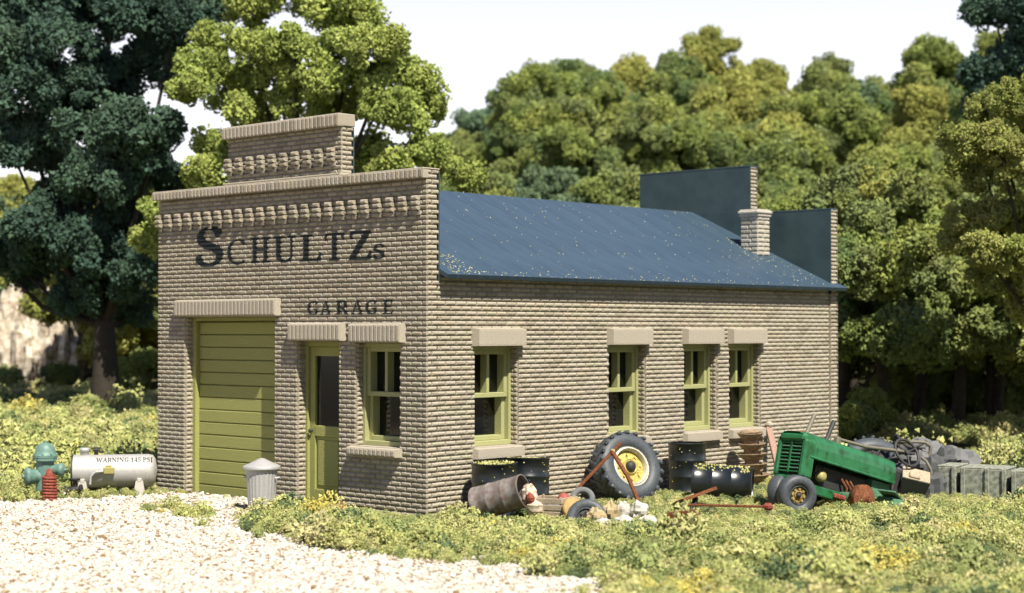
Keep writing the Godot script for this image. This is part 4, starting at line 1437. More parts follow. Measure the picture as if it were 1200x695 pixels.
	b.box(Vector3(-0.1, 0.27, 0.0), Vector3(0.05, 0.31, 0.14), 0.015)
	put("carton_top", b, mats.card, t)
	# grey crates in a row
	var cr := [Vector3(3.50, 0.0, -6.72), Vector3(3.98, -0.01, -6.82), Vector3(4.66, -0.03, -6.95)]
	var names3 := ["weathered grey wooden crate in the grass, nearest to tractor heap", "weathered grey wooden crate in the grass, second from tractor heap", "weathered grey wooden crate in the grass, farthest from tractor heap"]
	for i in 3:
		var wd: float = [0.26, 0.62, 0.64][i]
		t = thing("grey_crate", names3[i], "crate", cr[i] + Vector3(0.0, 0, 0), Basis(Vector3.UP, 0.22 + i * 0.02), "grey crates in a row")
		b = MB.new()
		b.box(Vector3(-wd / 2, 0, -0.3), Vector3(wd / 2, 0.44, 0.28), 0.012)
		put("crate_body", b, mats.grey_wood, t)
		for s in ([-1.0, 0.18, 1.0] if i else [1.0]):
			b = MB.new()
			b.box(Vector3(s * (wd / 2 - 0.035) - 0.03, -0.02, 0.275), Vector3(s * (wd / 2 - 0.035) + 0.03, 0.45, 0.31), 0.008)
			put("batten", b, mats.grey_wood, t)
		for s in 4:
			b = MB.new()
			b.box(Vector3(-wd / 2 - 0.006, 0.435, -0.3 + s * 0.146), Vector3(wd / 2 + 0.006, 0.458, -0.3 + s * 0.146 + 0.138), 0.006)
			put("slat", b, mats.grey_wood, t)

func bar(b: MB, p: Vector3, q: Vector3, w: float, h: float) -> void:
	b.xf = Transform3D(lie(q - p), p)
	b.box(Vector3(-w / 2, 0, -h / 2), Vector3(w / 2, p.distance_to(q), h / 2), 0.006)
	b.xf = Transform3D.IDENTITY

func dustbin() -> void:
	var t := thing("dustbin", "ribbed galvanised dustbin with pointed lid beside garage door", "dustbin", Vector3(-2.20, -0.02, 0.80))
	var b := MB.new()
	b.lathe([Vector2(0.165, 0.0), Vector2(0.168, 0.03), Vector2(0.20, 0.56)], 72, 0, TAU, 0.022, 24)
	b.lathe([Vector2(0.0, 0.01), Vector2(0.165, 0.01)], 24)
	put("body", b, mats.galvanised, t)
	b = MB.new()
	for y in [0.02, 0.55]:
		b.lathe([Vector2(0.17 + y * 0.06, y - 0.015), Vector2(0.185 + y * 0.06, y), Vector2(0.17 + y * 0.06, y + 0.02)], 28)
	put("hoop", b, mats.galvanised, t)
	b = MB.new()
	b.lathe([Vector2(0.238, 0.555), Vector2(0.24, 0.585), Vector2(0.236, 0.59), Vector2(0.236, 0.59), Vector2(0.13, 0.635), Vector2(0.03, 0.685), Vector2(0.0, 0.69)], 28)
	b.lathe([Vector2(0.0, 0.57), Vector2(0.238, 0.56)], 24)
	put("lid", b, mats.galvanised, t)
	var p := []
	for s in [-1.0, 1.0]:
		b = MB.new()
		p = []
		for i in 9:
			var a := PI * i / 8.0
			p.append(Vector3(s * (0.19 + 0.05 * sin(a)), 0.44, 0.055 * cos(a)))
		b.xf = Transform3D(Basis(Vector3.UP, 0.6), Vector3.ZERO)
		b.tube(p, 0.010, 0.010, 6)
		put("side_handle", b, mats.galvanised, t)

func hydrant_and_tank() -> void:
	var t := thing("fire_hydrant", "teal domed fire hydrant with side outlets near silver tank", "fire hydrant", Vector3(-5.55, -0.03, 1.88), Basis(Vector3(0, 0, 1), -0.03))
	var b := MB.new()
	b.lathe([Vector2(0.0, 0.0), Vector2(0.17, 0.0), Vector2(0.17, 0.05), Vector2(0.17, 0.05), Vector2(0.12, 0.06), Vector2(0.115, 0.12), Vector2(0.12, 0.55), Vector2(0.12, 0.55), Vector2(0.16, 0.56), Vector2(0.16, 0.60), Vector2(0.16, 0.60), Vector2(0.13, 0.605)], 24)
	put("barrel", b, mats.teal, t)
	b = MB.new()
	b.lathe([Vector2(0.165, 0.60), Vector2(0.165, 0.63), Vector2(0.165, 0.63), Vector2(0.135, 0.64), Vector2(0.13, 0.70), Vector2(0.115, 0.75), Vector2(0.075, 0.785), Vector2(0.03, 0.795), Vector2(0.03, 0.82), Vector2(0.0, 0.825)], 24)
	put("bonnet", b, mats.teal, t)
	for i in 8:
		var a := TAU * i / 8
		b = MB.new()
		b.xf = Transform3D(Basis.IDENTITY, Vector3(cos(a) * 0.148, 0.625, sin(a) * 0.148))
		b.lathe([Vector2(0.016, 0), Vector2(0.016, 0.025), Vector2(0.0, 0.03)], 6)
		put("bolt", b, mats.teal, t)
	var left := Vector3(-0.735, 0, 0.678)
	for e in [[left * 0.9 + Vector3(0.3, 0, 0.35), 0.125, 0.34, 0.27], [-left, 0.095, 0.43, 0.26]]:
		b = MB.new()
		b.xf = Transform3D(lie(e[0]), Vector3(0, e[2], 0))
		var r: float = e[1]
		var l: float = e[3]
		b.lathe([Vector2(r * 0.8, 0.05), Vector2(r * 0.8, l - 0.07), Vector2(r, l - 0.06), Vector2(r, l - 0.02), Vector2(r * 0.7, l), Vector2(r * 0.25, l + 0.01), Vector2(r * 0.25, l + 0.03), Vector2(0, l + 0.035)], 18)
		put("outlet", b, mats.teal, t)
	# coil spring
	t = thing("coil_spring", "rusty red coil spring standing against the teal hydrant", "spring", Vector3(-5.22, -0.02, 2.0), lie(Vector3(-0.04, 1, 0)))
	b = MB.new()
	var p := []
	for i in 8 * 14 + 1:
		var a := TAU * i / 14.0
		p.append(Vector3(cos(a) * 0.085, 0.03 + 0.33 * i / 112.0, sin(a) * 0.085))
	b.tube(p, 0.022, 0.020, 7)
	put("coil", b, mats.red_rust, t)
	b = MB.new()
	b.lathe([Vector2(0.06, 0.0), Vector2(0.06, 0.37), Vector2(0.045, 0.40), Vector2(0.03, 0.45), Vector2(0.0, 0.46)], 12)
	put("core_rod", b, mats.red_rust, t)
	# pressure tank
	var a0 := Vector3(-5.90, 0.31, 1.22)
	var a1 := Vector3(-5.20, 0.31, 0.30)
	var ax := (a1 - a0).normalized()
	t = thing("pressure_tank", "silver pressure tank on two feet with black warning lettering", "tank", (a0 + a1) / 2, Basis(ax, Vector3.UP, ax.cross(Vector3.UP)))
	var ln := a0.distance_to(a1)
	var r := 0.235
	b = MB.new()
	b.xf = Transform3D(Basis(Vector3.BACK, -PI / 2), Vector3.ZERO)
	var h := ln / 2
	b.lathe([Vector2(0.0, -h + 0.06), Vector2(r * 0.9, -h + 0.05), Vector2(r * 0.93, -h), Vector2(r, -h), Vector2(r, -h), Vector2(r, h - 0.10), Vector2(r * 0.94, h - 0.04), Vector2(r * 0.7, h), Vector2(0.0, h + 0.025)], 36)
	put("shell", b, mats.silver, t)
	b = MB.new()
	b.xf = Transform3D(Basis(Vector3.BACK, -PI / 2), Vector3.ZERO)
	b.lathe([Vector2(r * 0.92, -h - 0.004), Vector2(r * 1.035, -h - 0.004), Vector2(r * 1.035, -h + 0.02), Vector2(r * 1.0, -h + 0.021)], 32)
	put("end_rim", b, mats.dark_iron, t)
	b = MB.new()
	b.xf = Transform3D(Basis.IDENTITY, Vector3(-h + 0.17, r - 0.03, 0))
	b.lathe([Vector2(0.06, 0), Vector2(0.06, 0.07), Vector2(0.072, 0.075), Vector2(0.072, 0.12), Vector2(0.05, 0.13), Vector2(0.0, 0.13)], 16)
	put("filler_cap", b, mats.silver, t)
	b = MB.new()
	b.xf = Transform3D(Basis.IDENTITY, Vector3(-h + 0.33, r - 0.03, 0.0))
	b.lathe([Vector2(0.03, 0), Vector2(0.03, 0.07), Vector2(0.05, 0.08), Vector2(0.05, 0.10), Vector2(0.02, 0.105), Vector2(0.015, 0.14), Vector2(0.0, 0.14)], 12)
	b.box(Vector3(-0.07, 0.11, -0.014), Vector3(0.07, 0.135, 0.014), 0.005)
	b.box(Vector3(0.04, 0.05, -0.02), Vector3(0.10, 0.09, 0.02), 0.008)
	put("relief_valve", b, mats.dark_iron, t)
	b = MB.new()
	b.box(Vector3(-0.13, -0.02, r - 0.005), Vector3(0.02, 0.075, r + 0.06), 0.01)
	b.box(Vector3(-0.10, 0.07, r + 0.005), Vector3(-0.02, 0.105, r + 0.05), 0.008)
	put("regulator", b, mats.brass, t)
	b = MB.new()
	b.tube([Vector3(-0.12, 0.02, r + 0.03), Vector3(-0.24, 0.01, r + 0.035), Vector3(-0.30, -0.05, r + 0.04), Vector3(-0.31, -0.16, r + 0.05)], 0.017, 0.017, 8)
	put("pipe", b, mats.silver, t)
	for s in [-0.42, 0.36]:
		b = MB.new()
		b.frustum(Vector3(s - 0.08, -0.33, 0.06), Vector3(s + 0.08, -0.13, r + 0.03), Vector3(s - 0.05, 0, 0.06), Vector3(s + 0.05, 0, r + 0.01))
		b.frustum(Vector3(s - 0.08, -0.33, -r), Vector3(s + 0.08, -0.13, -0.06), Vector3(s - 0.05, 0, -r), Vector3(s + 0.05, 0, -0.06))
		b.box(Vector3(s - 0.03, -0.14, r - 0.03), Vector3(s + 0.03, -0.09, r + 0.015), 0.006)
		put("foot", b, mats.rock_white, t)
	# lettering curved round the shell
	var tm := TextMesh.new()
	var f := SystemFont.new()
	f.font_names = PackedStringArray(["Droid Serif"])
	f.font_weight = 700
	tm.font = f
	tm.font_size = 48
	tm.depth = 0.0
	tm.text = "WARNING 145 PSI"
	tm.pixel_size = 0.01
	var arr := tm.get_mesh_arrays()
	var vs: PackedVector3Array = arr[Mesh.ARRAY_VERTEX]
	var lo := Vector2(1e9, 1e9); var hi := -lo
	for q in vs: lo = lo.min(Vector2(q.x, q.y)); hi = hi.max(Vector2(q.x, q.y))
	var ids := []
	var idx = arr[Mesh.ARRAY_INDEX]
	if idx != null and idx.size(): for q in idx: ids.append(q)
	else: for q in vs.size(): ids.append(q)
	b = MB.new()
	for k in range(0, ids.size(), 3):
		var pp := []
		for m in 3:
			var q := vs[ids[k + m]]
			var u := (q.x - lo.x) / (hi.x - lo.x)
			var v := (q.y - lo.y) / (hi.y - lo.y)
			var an := 0.62 + v * 0.36
			pp.append(Vector3(-0.24 + u * 0.78, sin(an) * (r + 0.0025), cos(an) * (r + 0.0025)))
		b.tri(pp[0], pp[2], pp[1])
	put("warning_text", b, mats.letter_paint, t)
	# old valve between the spring and the tank
	t = thing("iron_valve", "small dark iron valve in front of the silver tank", "valve", Vector3(-5.28, 0.0, 1.52))
	b = MB.new()
	b.xf = Transform3D(lie(Vector3(0.735, 0.15, -0.678)), Vector3(-0.12, 0.10, 0.11))
	b.lathe([Vector2(0.0, 0), Vector2(0.06, 0), Vector2(0.06, 0.03), Vector2(0.035, 0.04), Vector2(0.05, 0.11), Vector2(0.035, 0.18), Vector2(0.06, 0.19), Vector2(0.06, 0.22), Vector2(0, 0.22)], 14)
	put("body", b, mats.dark_iron, t)
	b = MB.new()
	b.xf = Transform3D(Basis.IDENTITY, Vector3(-0.03, 0.13, 0.03))
	b.lathe([Vector2(0.03, 0), Vector2(0.025, 0.10), Vector2(0.07, 0.12), Vector2(0.07, 0.14), Vector2(0.0, 0.145)], 12)
	put("handwheel", b, mats.dark_iron, t)
	b = MB.new()
	rock_into(b, Vector3(-0.26, 0.06, 0.2), Vector3(0.075, 0.07, 0.075), 7, 12, 0.03)
	put("float_ball", b, mats.dark_iron, t)
	# rubble
	for e in [[-8.5, 1.05, 0.20, 0.10, 0], [-8.15, 0.75, 0.17, 0.09, 1], [-7.75, 0.55, 0.20, 0.09, 2], [-7.45, 0.25, 0.15, 0.10, 0], [-8.7, 0.6, 0.18, 0.11, 1], [-8.05, 1.15, 0.13, 0.07, 0], [-7.55, 0.8, 0.14, 0.07, 0]]:
		rock(["pale broken stone on the rubble heap beyond the hydrant", "dark broken stone on the rubble heap beyond the hydrant", "reddish broken stone on the rubble heap beyond the hydrant"][e[4]], Vector3(e[0], 0.08 + e[3] * 0.5, e[1]), Vector3(e[2], e[3], e[2] * 0.7), [mats.rock_white, mats.rock_dark, mats.red_rust][e[4]], ["pale rubble stones", "dark rubble stones", ""][e[4]])

func drums_and_crate() -> void:
	var yellow := [Color(0.5, 0.48, 0.16), Color(0.36, 0.38, 0.12), Color(0.6, 0.56, 0.3)]
	var o := drum("black drum under the first side window, beside a wider tilted one", Vector3(0.40, 0.0, -0.80), lie(Vector3(0.0, 1, 0.02)), 0.285, 0.66, mats.black_drum)
	crumbs_on(o, 110, func(): var a := rnd(0, TAU); var q := sqrt(rnd(0, 1)) * 0.27; return Vector3(cos(a) * q, 0.655, sin(a) * q), yellow, 0.006, 0.016)
	crumbs_on(o, 40, func(): var a := rnd(0, TAU); return Vector3(cos(a) * 0.287, rnd(0.25, 0.62), sin(a) * 0.287), yellow, 0.004, 0.009)
	o = drum("black drum tilted toward the wall behind tipped rusty barrel", Vector3(0.40, -0.01, -1.38), lie(Vector3(-0.05, 1, -0.07)), 0.285, 0.69, mats.black_drum)
	crumbs_on(o, 90, func(): var a := rnd(0, TAU); var q := sqrt(rnd(0, 1)) * 0.27; return Vector3(cos(a) * q, 0.685, sin(a) * q), yellow, 0.006, 0.016)
	crumbs_on(o, 40, func(): var a := rnd(0, TAU); return Vector3(cos(a) * 0.287, rnd(0.25, 0.64), sin(a) * 0.287), yellow, 0.004, 0.009)
	o = drum("black drum standing upright against wall behind the fallen drum", Vector3(0.40, 0.0, -4.78), Basis(Vector3.UP, 0.6), 0.265, 0.71, mats.black_drum)
	crumbs_on(o, 60, func(): var a := rnd(0, TAU); return Vector3(cos(a) * 0.268, rnd(0.15, 0.68), sin(a) * 0.268), yellow, 0.004, 0.009)
	o = drum("black drum lying on its side in the grass before another drum", Vector3(1.10, 0.26, -3.98), lie(Vector3(0.86, -0.05, -0.50), 1.2), 0.235, 0.80, mats.black_drum)
	crumbs_on(o, 170, func(): var a := rnd(-0.75, 0.75); return o.basis.inverse() * ((Vector3.UP * cos(a) + o.basis.y.cross(Vector3.UP).normalized() * sin(a)) * 0.237 + o.basis.y * rnd(0.03, 0.77)), yellow, 0.006, 0.016)
	# tipped rusty barrel with rags spilling out
	var c := Vector3(0.60, 0.20, -0.25)
	var ax := Vector3(0.56, 0.17, -0.20).normalized()
	o = drum("rusty grey barrel tipped over with its open mouth raised", c, lie(ax), 0.20, 0.66, mats.rust_barrel, true)
	var t := thing("rag_bundle", "crumpled white and red rags spilling from the rusty barrel", "rags", c + ax * 0.62)
	var b := MB.new()
	rng.seed = 7
	rock_into(b, Vector3(0.06, -0.06, -0.07), Vector3(0.11, 0.15, 0.09), 9, 14, 0.14)
	rock_into(b, Vector3(0.16, -0.19, -0.06), Vector3(0.12, 0.10, 0.10), 8, 12, 0.16)
	put("cloth", b, mats.rag, t)
	b = MB.new()
	rock_into(b, Vector3(0.14, -0.08, -0.01), Vector3(0.06, 0.075, 0.06), 7, 10, 0.18)
	put("red_cloth", b, mats.red_rust, t)
	# slatted crate
	t = thing("wooden_crate", "small slatted wooden crate with scrap in it beside rusty barrel", "crate", Vector3(1.42, 0.07, -0.72), Basis(Vector3.UP, 0.16) * Basis(Vector3.BACK, 0.03))
	for s in 3:
		for side in 4:
			b = MB.new()
			var y := 0.01 + s * 0.078
			var dx := rnd(-0.008, 0.008)
			if side < 2:
				var zz := 0.17 if side == 0 else -0.19
				b.box(Vector3(-0.25 + dx, y, zz), Vector3(0.25 + dx, y + 0.066, zz + 0.02), 0.006)
			else:
				var xx := 0.235 if side == 2 else -0.255
				b.box(Vector3(xx, y + 0.003, -0.168), Vector3(xx + 0.02, y + 0.069, 0.168), 0.006)
			put("slat", b, mats.wood, t)
	b = MB.new()
	b.box(Vector3(-0.23, 0.0, -0.166), Vector3(0.23, 0.02, 0.166))
	put("base", b, mats.wood, t)
	for q in [Vector2(-0.23, -0.165), Vector2(0.205, -0.165), Vector2(-0.23, 0.14), Vector2(0.205, 0.14)]:
		b = MB.new()
		b.box(Vector3(q.x, 0.02, q.y), Vector3(q.x + 0.025, 0.25, q.y + 0.025), 0.004)
		put("corner_post", b, mats.wood, t)
	b = MB.new()
	rock_into(b, Vector3.ZERO, Vector3(0.075, 0.075, 0.075), 10, 14, 0.015)
	tag(put("red_ball", b, mats.red_paint, self, Transform3D(Basis.IDENTITY, Vector3(1.46, 0.27, -0.88))), "small red ball on the scrap in the wooden crate", "ball")
	rock("grey lump of scrap filling the slatted wooden crate", Vector3(1.40, 0.15, -0.74), Vector3(0.17, 0.11, 0.13), mats.rock_grey, "", "scrap_lump")
	# ring of old hose behind the crate
	b = MB.new()
	var p := []
	for i in 25: p.append(Vector3(cos(TAU * i / 24.0), sin(TAU * i / 24.0), 0) * 0.12)
	b.tube(p, 0.04, 0.04, 10, false)
	tag(put("rubber_ring", b, mats.rock_grey, self, Transform3D(Basis.from_euler(Vector3(-0.5, 0.72, 0)), Vector3(1.30, 0.22, -1.42))), "grey rubber ring standing behind the wooden crate", "ring")
	for e in [[1.80, 0.19, -0.66, 0.14, 0.75], [1.95, 0.17, -0.82, 0.12, 0.9]]:
		b = MB.new()
		b.lathe([Vector2(0, -0.03), Vector2(e[3] * 0.9, -0.03), Vector2(e[3], -0.015), Vector2(e[3], 0.015), Vector2(e[3] * 0.9, 0.03), Vector2(0, 0.03)], 22)
		tag(put("orange_disc", b, mats.orange, self, Transform3D(lie(Vector3(0.9, 0.35, 0.35)), Vector3(e[0], e[1], e[2]))), "orange round disc leaning between crate and half buried tyre", "disc", "orange discs by the crate")
	t = thing("small_tyre", "small dark tyre half sunk in grass among stones", "tyre", Vector3(2.14, 0.11, -0.50), lie(Vector3(0.55, 0.35, 0.75)))
	tyre_parts(t, 0.24, 0.12, 0.13, 0, mats.dark_iron, mats.tyre)
	for e in [[2.30, 0.15, -0.48, 0.11, 0.10], [2.28, 0.17, -0.76, 0.10, 0.13]]:
		rock("tan round stone beside the small sunken tyre", Vector3(e[0], e[1], e[2]), Vector3(e[3], e[4], e[3]), mats.rock_tan, "tan stones by the tyre")
	for e in [[2.40, 0.18, -1.16, 0.10, 0.11], [2.24, 0.16, -1.06, 0.08, 0.11], [2.66, 0.10, -0.55, 0.11, 0.08], [2.86, 0.10, -0.72, 0.11, 0.09], [2.50, 0.09, -0.36, 0.10, 0.07]]:
		rock("white stone in the grass in front of the tractor tyre", Vector3(e[0], e[1], e[2]), Vector3(e[3], e[4], e[3]), mats.rock_white, "white stones in the grass")
	t = thing("iron_channel", "rusty channel iron offcut beside the white stones", "scrap iron", Vector3(3.02, 0.15, -0.95), Basis(Vector3.UP, 0.25) * Basis(Vector3.BACK, 0.16))
	b = MB.new()
	b.box(Vector3(-0.02, 0.0, -0.05), Vector3(0.36, 0.02, 0.05), 0.005)
	put("web", b, mats.rust, t)
	for s in [-0.05, 0.032]:
		b = MB.new()
		b.box(Vector3(-0.02, 0.021, s), Vector3(0.36, 0.07, s + 0.018), 0.005)
		put("flange", b, mats.rust, t)

func tractor() -> void:
	var back := Vector3(0.12, 0, -0.99)
	var fwd := (-back + Vector3(0, 0.25, 0)).normalized()
	var right := fwd.cross(Vector3.UP).normalized()
	var up := right.cross(fwd)
	var t := thing("tractor", "wrecked green tractor without rear wheels sunk in the grass", "tractor", Vector3(2.80, 0.64, -3.74), Basis(fwd, up, right))
	# local: x forward, y up, z away from the wall side; the nose is at the origin
	var hw := 0.25
	# hood with rounded shoulders
	var sec := []
	for e in [[-1.0, 0.07], [-1.03, 0.085], [-0.97, 0.105], [-0.97, 0.22], [-0.92, 0.30], [-0.78, 0.36], [-0.4, 0.395], [0.4, 0.395], [0.78, 0.36], [0.92, 0.30], [0.97, 0.22], [0.97, 0.105], [1.03, 0.085], [1.0, 0.07]]: sec.append(e)
	var b := MB.new()
	var xs := [0.0, -0.10, -0.22, -0.24, -1.2, -1.92]
	var grow := [0.90, 1.0, 1.03, 0.99, 0.97, 0.92]
	for k in xs.size() - 1:
		for i in sec.size() - 1:
			var p := func(kk: int, ii: int) -> Vector3: return Vector3(xs[kk] + (0.06 * sec[ii][1] if kk == 0 else 0.0), sec[ii][1] * (1.0 if kk > 0 else 0.97), sec[ii][0] * hw * grow[kk])
			b.quad(p.call(k, i), p.call(k, i + 1), p.call(k + 1, i + 1), p.call(k + 1, i))
	for i in sec.size() - 1:
		b.tri(Vector3(-1.92, 0.1, 0), Vector3(-1.92, sec[i][1], sec[i][0] * hw * 0.92), Vector3(-1.92, sec[i + 1][1], sec[i + 1][0] * hw * 0.92))
	put("hood", b, mats.tractor_green, t)
	# nose: shell round the grille
	b = MB.new()
	b.box(Vector3(-0.20, -0.33, -hw * 0.98), Vector3(0.0, -0.16, hw * 0.98), 0.035)
	b.box(Vector3(-0.20, 0.24, -hw * 0.9), Vector3(0.03, 0.385, hw * 0.9), 0.05)
	b.box(Vector3(-0.20, -0.2, -hw * 1.0), Vector3(0.015, 0.30, -hw * 0.62), 0.03)
	b.box(Vector3(-0.20, -0.2, hw * 0.62), Vector3(0.015, 0.30, hw * 1.0), 0.03)
	put("nose_shell", b, mats.tractor_green, t)
	b = MB.new()
	b.box(Vector3(-0.2, -0.18, -hw * 0.63), Vector3(-0.06, 0.26, hw * 0.63))
	var gr := put("grille", b, mats.dark_iron, t)
	for i in 9:
		b = MB.new()
		var y := -0.14 + i * 0.046
		b.box(Vector3(-0.062, y, -hw * 0.63), Vector3(0.006, y + 0.018, hw * 0.63), 0.005)
		put("grille_bar", b, mats.faded_green if i % 2 else mats.tractor_green, gr)
	b = MB.new()
	b.box(Vector3(-0.035, -0.15, -0.014), Vector3(0.012, 0.27, 0.014), 0.004)
	put("grille_bar", b, mats.tractor_green, gr)
	# chassis rails and engine
	for s in [-1.0, 1.0]:
		b = MB.new()
		b.box(Vector3(-1.75, -0.36, s * 0.16 - 0.035), Vector3(-0.12, -0.24, s * 0.16 + 0.035), 0.012)
		put("chassis_rail", b, mats.tractor_green, t)
	b = MB.new()
	b.box(Vector3(-1.5, -0.30, -0.10), Vector3(-0.55, 0.06, 0.12), 0.03)
	b.xf = Transform3D(Basis(Vector3.BACK, PI / 2), Vector3(-0.40, -0.02, -0.02))
	b.lathe([Vector2(0.09, 0), Vector2(0.09, 0.14), Vector2(0.05, 0.16), Vector2(0, 0.16)], 14)
	put("engine", b, mats.dark_iron, t)
	b = MB.new()
	b.xf = Transform3D(lie(Vector3(0, 0.1, -1)), Vector3(-0.52, -0.10, -0.08))
	b.lathe([Vector2(0.07, 0), Vector2(0.07, 0.08), Vector2(0.03, 0.1), Vector2(0, 0.1)], 12)
	put("magneto", b, mats.brass, t)
	for i in 3:
		b = MB.new()
		b.tube([Vector3(-0.9 - i * 0.09, -0.05, -0.14), Vector3(-0.98 - i * 0.09, -0.16, -0.19), Vector3(-1.02 - i * 0.09, -0.28, -0.16)], 0.018, 0.018, 6)
		put("copper_pipe", b, mats.rust, t)
	b = MB.new()
	b.box(Vector3(-1.02, -0.335, -0.24), Vector3(-0.72, -0.27, -0.19), 0.012)
	put("drawbar_rod", b, mats.red_rust, t)
	# gearbox and rear axle
	b = MB.new()
	b.frustum(Vector3(-2.1, -0.34, -0.20), Vector3(-1.5, 0.06, 0.20), Vector3(-2.0, 0, -0.14), Vector3(-1.55, 0, 0.14))
	put("gearbox", b, mats.faded_green, t)
	b = MB.new()
	b.xf = Transform3D(lie(Vector3(0, 0, -1)), Vector3(-1.02, -0.30, 0.1))
	b.lathe([Vector2(0.0, 0), Vector2(0.09, 0), Vector2(0.10, 0.42), Vector2(0.13, 0.5), Vector2(0.13, 0.5)], 16)
	put("axle_housing", b, mats.faded_green, t)
	b = MB.new()
	b.xf = Transform3D(lie(Vector3(0.12, 0, -1)), Vector3(-1.02, -0.28, -0.36))
	b.lathe([Vector2(0.13, 0), Vector2(0.185, 0.02), Vector2(0.19, 0.12), Vector2(0.19, 0.12), Vector2(0.16, 0.14), Vector2(0.10, 0.15), Vector2(0.10, 0.15), Vector2(0.095, 0.19), Vector2(0.06, 0.20), Vector2(0.055, 0.25), Vector2(0.0, 0.26)], 24)
	put("brake_drum", b, mats.rust, t)
	b = MB.new()
	b.frustum(Vector3(-1.75, -0.42, -0.70), Vector3(-1.45, -0.16, -0.20), Vector3(-1.70, 0, -0.56), Vector3(-1.48, 0, -0.22))
	b.xf = Transform3D(Basis(Vector3.UP, 0.3) * Basis(Vector3.BACK, 0.2), Vector3(-1.58, -0.15, -0.46))
	b.box(Vector3(-0.22, 0.0, -0.12), Vector3(0.20, 0.03, 0.12), 0.01)
	put("footplate", b, mats.faded_green, t)
	b = MB.new()
	b.box(Vector3(-2.15, -0.05, -0.18), Vector3(-1.93, 0.30, 0.18), 0.04)
	put("dashboard", b, mats.dark_iron, t)
	# exhaust stacks
	for e in [[-0.30, 0.06, 0.36], [-0.62, -0.02, 0.34]]:
		b = MB.new()
		b.xf = Transform3D(lie(Vector3(-0.42, 1, 0.05)), Vector3(e[0], 0.36, e[1]))
		b.lathe([Vector2(0.034, 0.0), Vector2(0.034, 0.03), Vector2(0.028, 0.05), Vector2(0.03, e[2]), Vector2(0.03, e[2]), Vector2(0.022, e[2]), Vector2(0.0, e[2] - 0.02)], 12)
		put("exhaust_pipe", b, mats.pipe_grey if e[0] > -0.5 else mats.dark_iron, t)
	b = MB.new()
	b.xf = Transform3D(Basis.IDENTITY, Vector3(-0.16, 0.375, 0))
	b.lathe([Vector2(0.05, 0), Vector2(0.05, 0.03), Vector2(0.03, 0.045), Vector2(0, 0.05)], 12)
	put("radiator_cap", b, mats.rust, t)
	# steering shaft and wheel
	b = MB.new()
	b.tube([Vector3(-0.85, 0.46, -0.02), Vector3(-1.4, 0.47, -0.06), Vector3(-2.16, 0.56, -0.13)], 0.022, 0.022, 8)
	b.box(Vector3(-0.91, 0.38, -0.05), Vector3(-0.83, 0.49, 0.03), 0.015)
	put("steering_shaft", b, mats.pipe_grey, t)
	b = MB.new()
	b.xf = Transform3D(lie(Vector3(0.2, 0.45, -0.85)), Vector3(-2.18, 0.55, -0.16))
	var ring := []
	for i in 29: ring.append(Vector3(cos(TAU * i / 28.0), 0, sin(TAU * i / 28.0)) * 0.20)
	b.tube(ring, 0.02, 0.02, 8, false)
	for i in 3:
		var a := TAU * i / 3.0 + 0.5
		b.tube([Vector3.ZERO, Vector3(cos(a), 0, sin(a)) * 0.2], 0.014, 0.012, 6)
	b.lathe([Vector2(0, -0.03), Vector2(0.035, -0.03), Vector2(0.035, 0.025), Vector2(0, 0.03)], 12)
	put("steering_wheel", b, mats.dark_iron, t)
	# front wheels
	for e in [[Vector3(-0.06, -0.42, -0.15), 0.0], [Vector3(-0.12, -0.42, 0.12), 1.0]]:
		var w := part("front_wheel", t)
		w.transform = Transform3D(lie(Vector3(0.45, -0.12, -1.0) if e[1] == 0.0 else Vector3(0.1, -0.2, 1.0)), e[0])
		tyre_parts(w, 0.26, 0.2, 0.13, 0, mats.dull_yellow, mats.tyre)
	b = MB.new()
	b.tube([Vector3(-0.10, -0.3, 0), Vector3(-0.06, -0.42, 0)], 0.05, 0.04, 8)
	put("front_axle", b, mats.dark_iron, t)


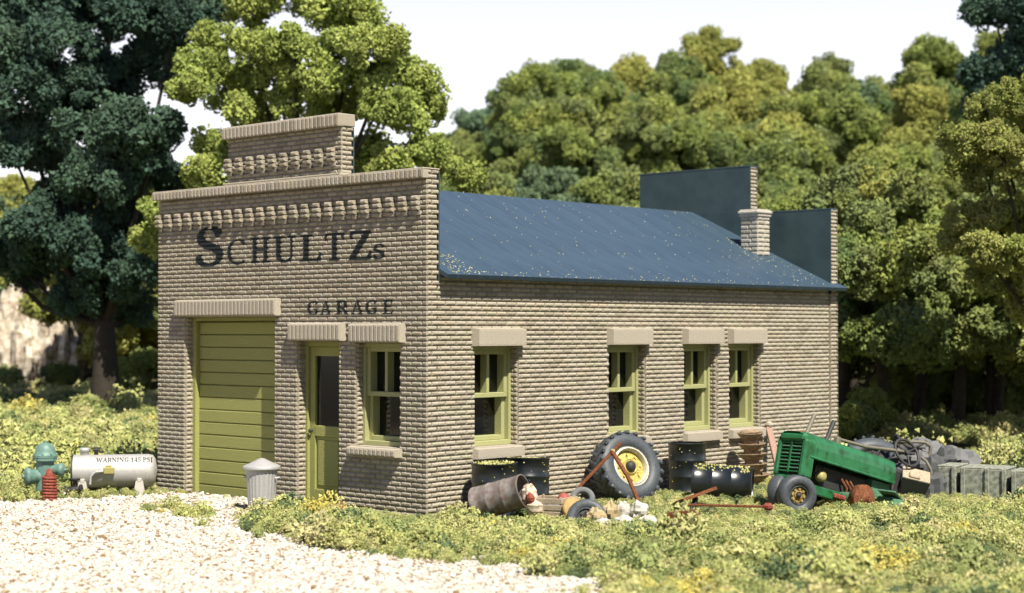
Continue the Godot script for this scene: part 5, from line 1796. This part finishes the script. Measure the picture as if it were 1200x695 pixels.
func _ready() -> void:
	rng.seed = 77
	lump.frequency = 0.05
	lump.seed = 5
	lump.fractal_octaves = 3
	# ---- camera
	var cam := Camera3D.new()
	cam.name = "camera"
	var at := CameraAttributesPhysical.new()
	at.frustum_focal_length = 67.9
	at.frustum_focus_distance = 21.6
	at.exposure_aperture = 0.95
	at.frustum_far = 900.0
	at.frustum_near = 0.1
	cam.attributes = at
	cam.fov = 20.0434
	cam.near = 0.1
	cam.far = 900.0
	cam.position = CAM
	cam.rotation = Vector3(0.02, YAW, 0)
	add_child(cam)
	cam.current = true
	# ---- sky and exposure
	var env := Environment.new()
	env.background_mode = Environment.BG_SKY
	var sm := ProceduralSkyMaterial.new()
	sm.sky_top_color = Color(0.10, 0.23, 0.47)
	sm.sky_horizon_color = Color(1.05, 1.05, 1.05)
	sm.sky_curve = 0.18
	sm.ground_bottom_color = Color(0.30, 0.28, 0.22)
	sm.ground_horizon_color = Color(0.55, 0.54, 0.48)
	sm.sun_angle_max = 1.0
	var sky := Sky.new()
	sky.sky_material = sm
	env.sky = sky
	env.tonemap_mode = Environment.TONE_MAPPER_LINEAR
	env.tonemap_exposure = 1.72
	env.sdfgi_enabled = true
	env.ssao_enabled = true
	env.ssil_enabled = true
	var we := WorldEnvironment.new()
	we.name = "environment"
	we.environment = env
	add_child(we)
	# ---- sun: from the right, a little in front of the camera's side, high
	var sun := DirectionalLight3D.new()
	sun.name = "sun"
	sun.light_energy = 1.6
	sun.light_color = Color(1.0, 0.965, 0.90)
	sun.light_angular_distance = 0.5
	sun.shadow_enabled = true
	add_child(sun)
	sun.look_at_from_position(Vector3.ZERO, -Vector3(0.535, 0.822, 0.20), Vector3.UP)
	# ---- the place
	make_materials()
	make_shapes()
	for q in [[1.0, 1.0, 1.0], [0.93, 0.92, 0.90], [1.06, 1.05, 1.04], [0.98, 0.96, 0.99], [0.86, 0.85, 0.82], [1.12, 1.11, 1.08], [0.76, 0.75, 0.72], [1.0, 0.96, 0.91], [0.92, 0.95, 0.88]]: tints.append(Color(q[0], q[1], q[2]))
	build_ground()
	build_garage()
	build_trees()
	build_junk()
	rng.seed = 31
	build_cover()
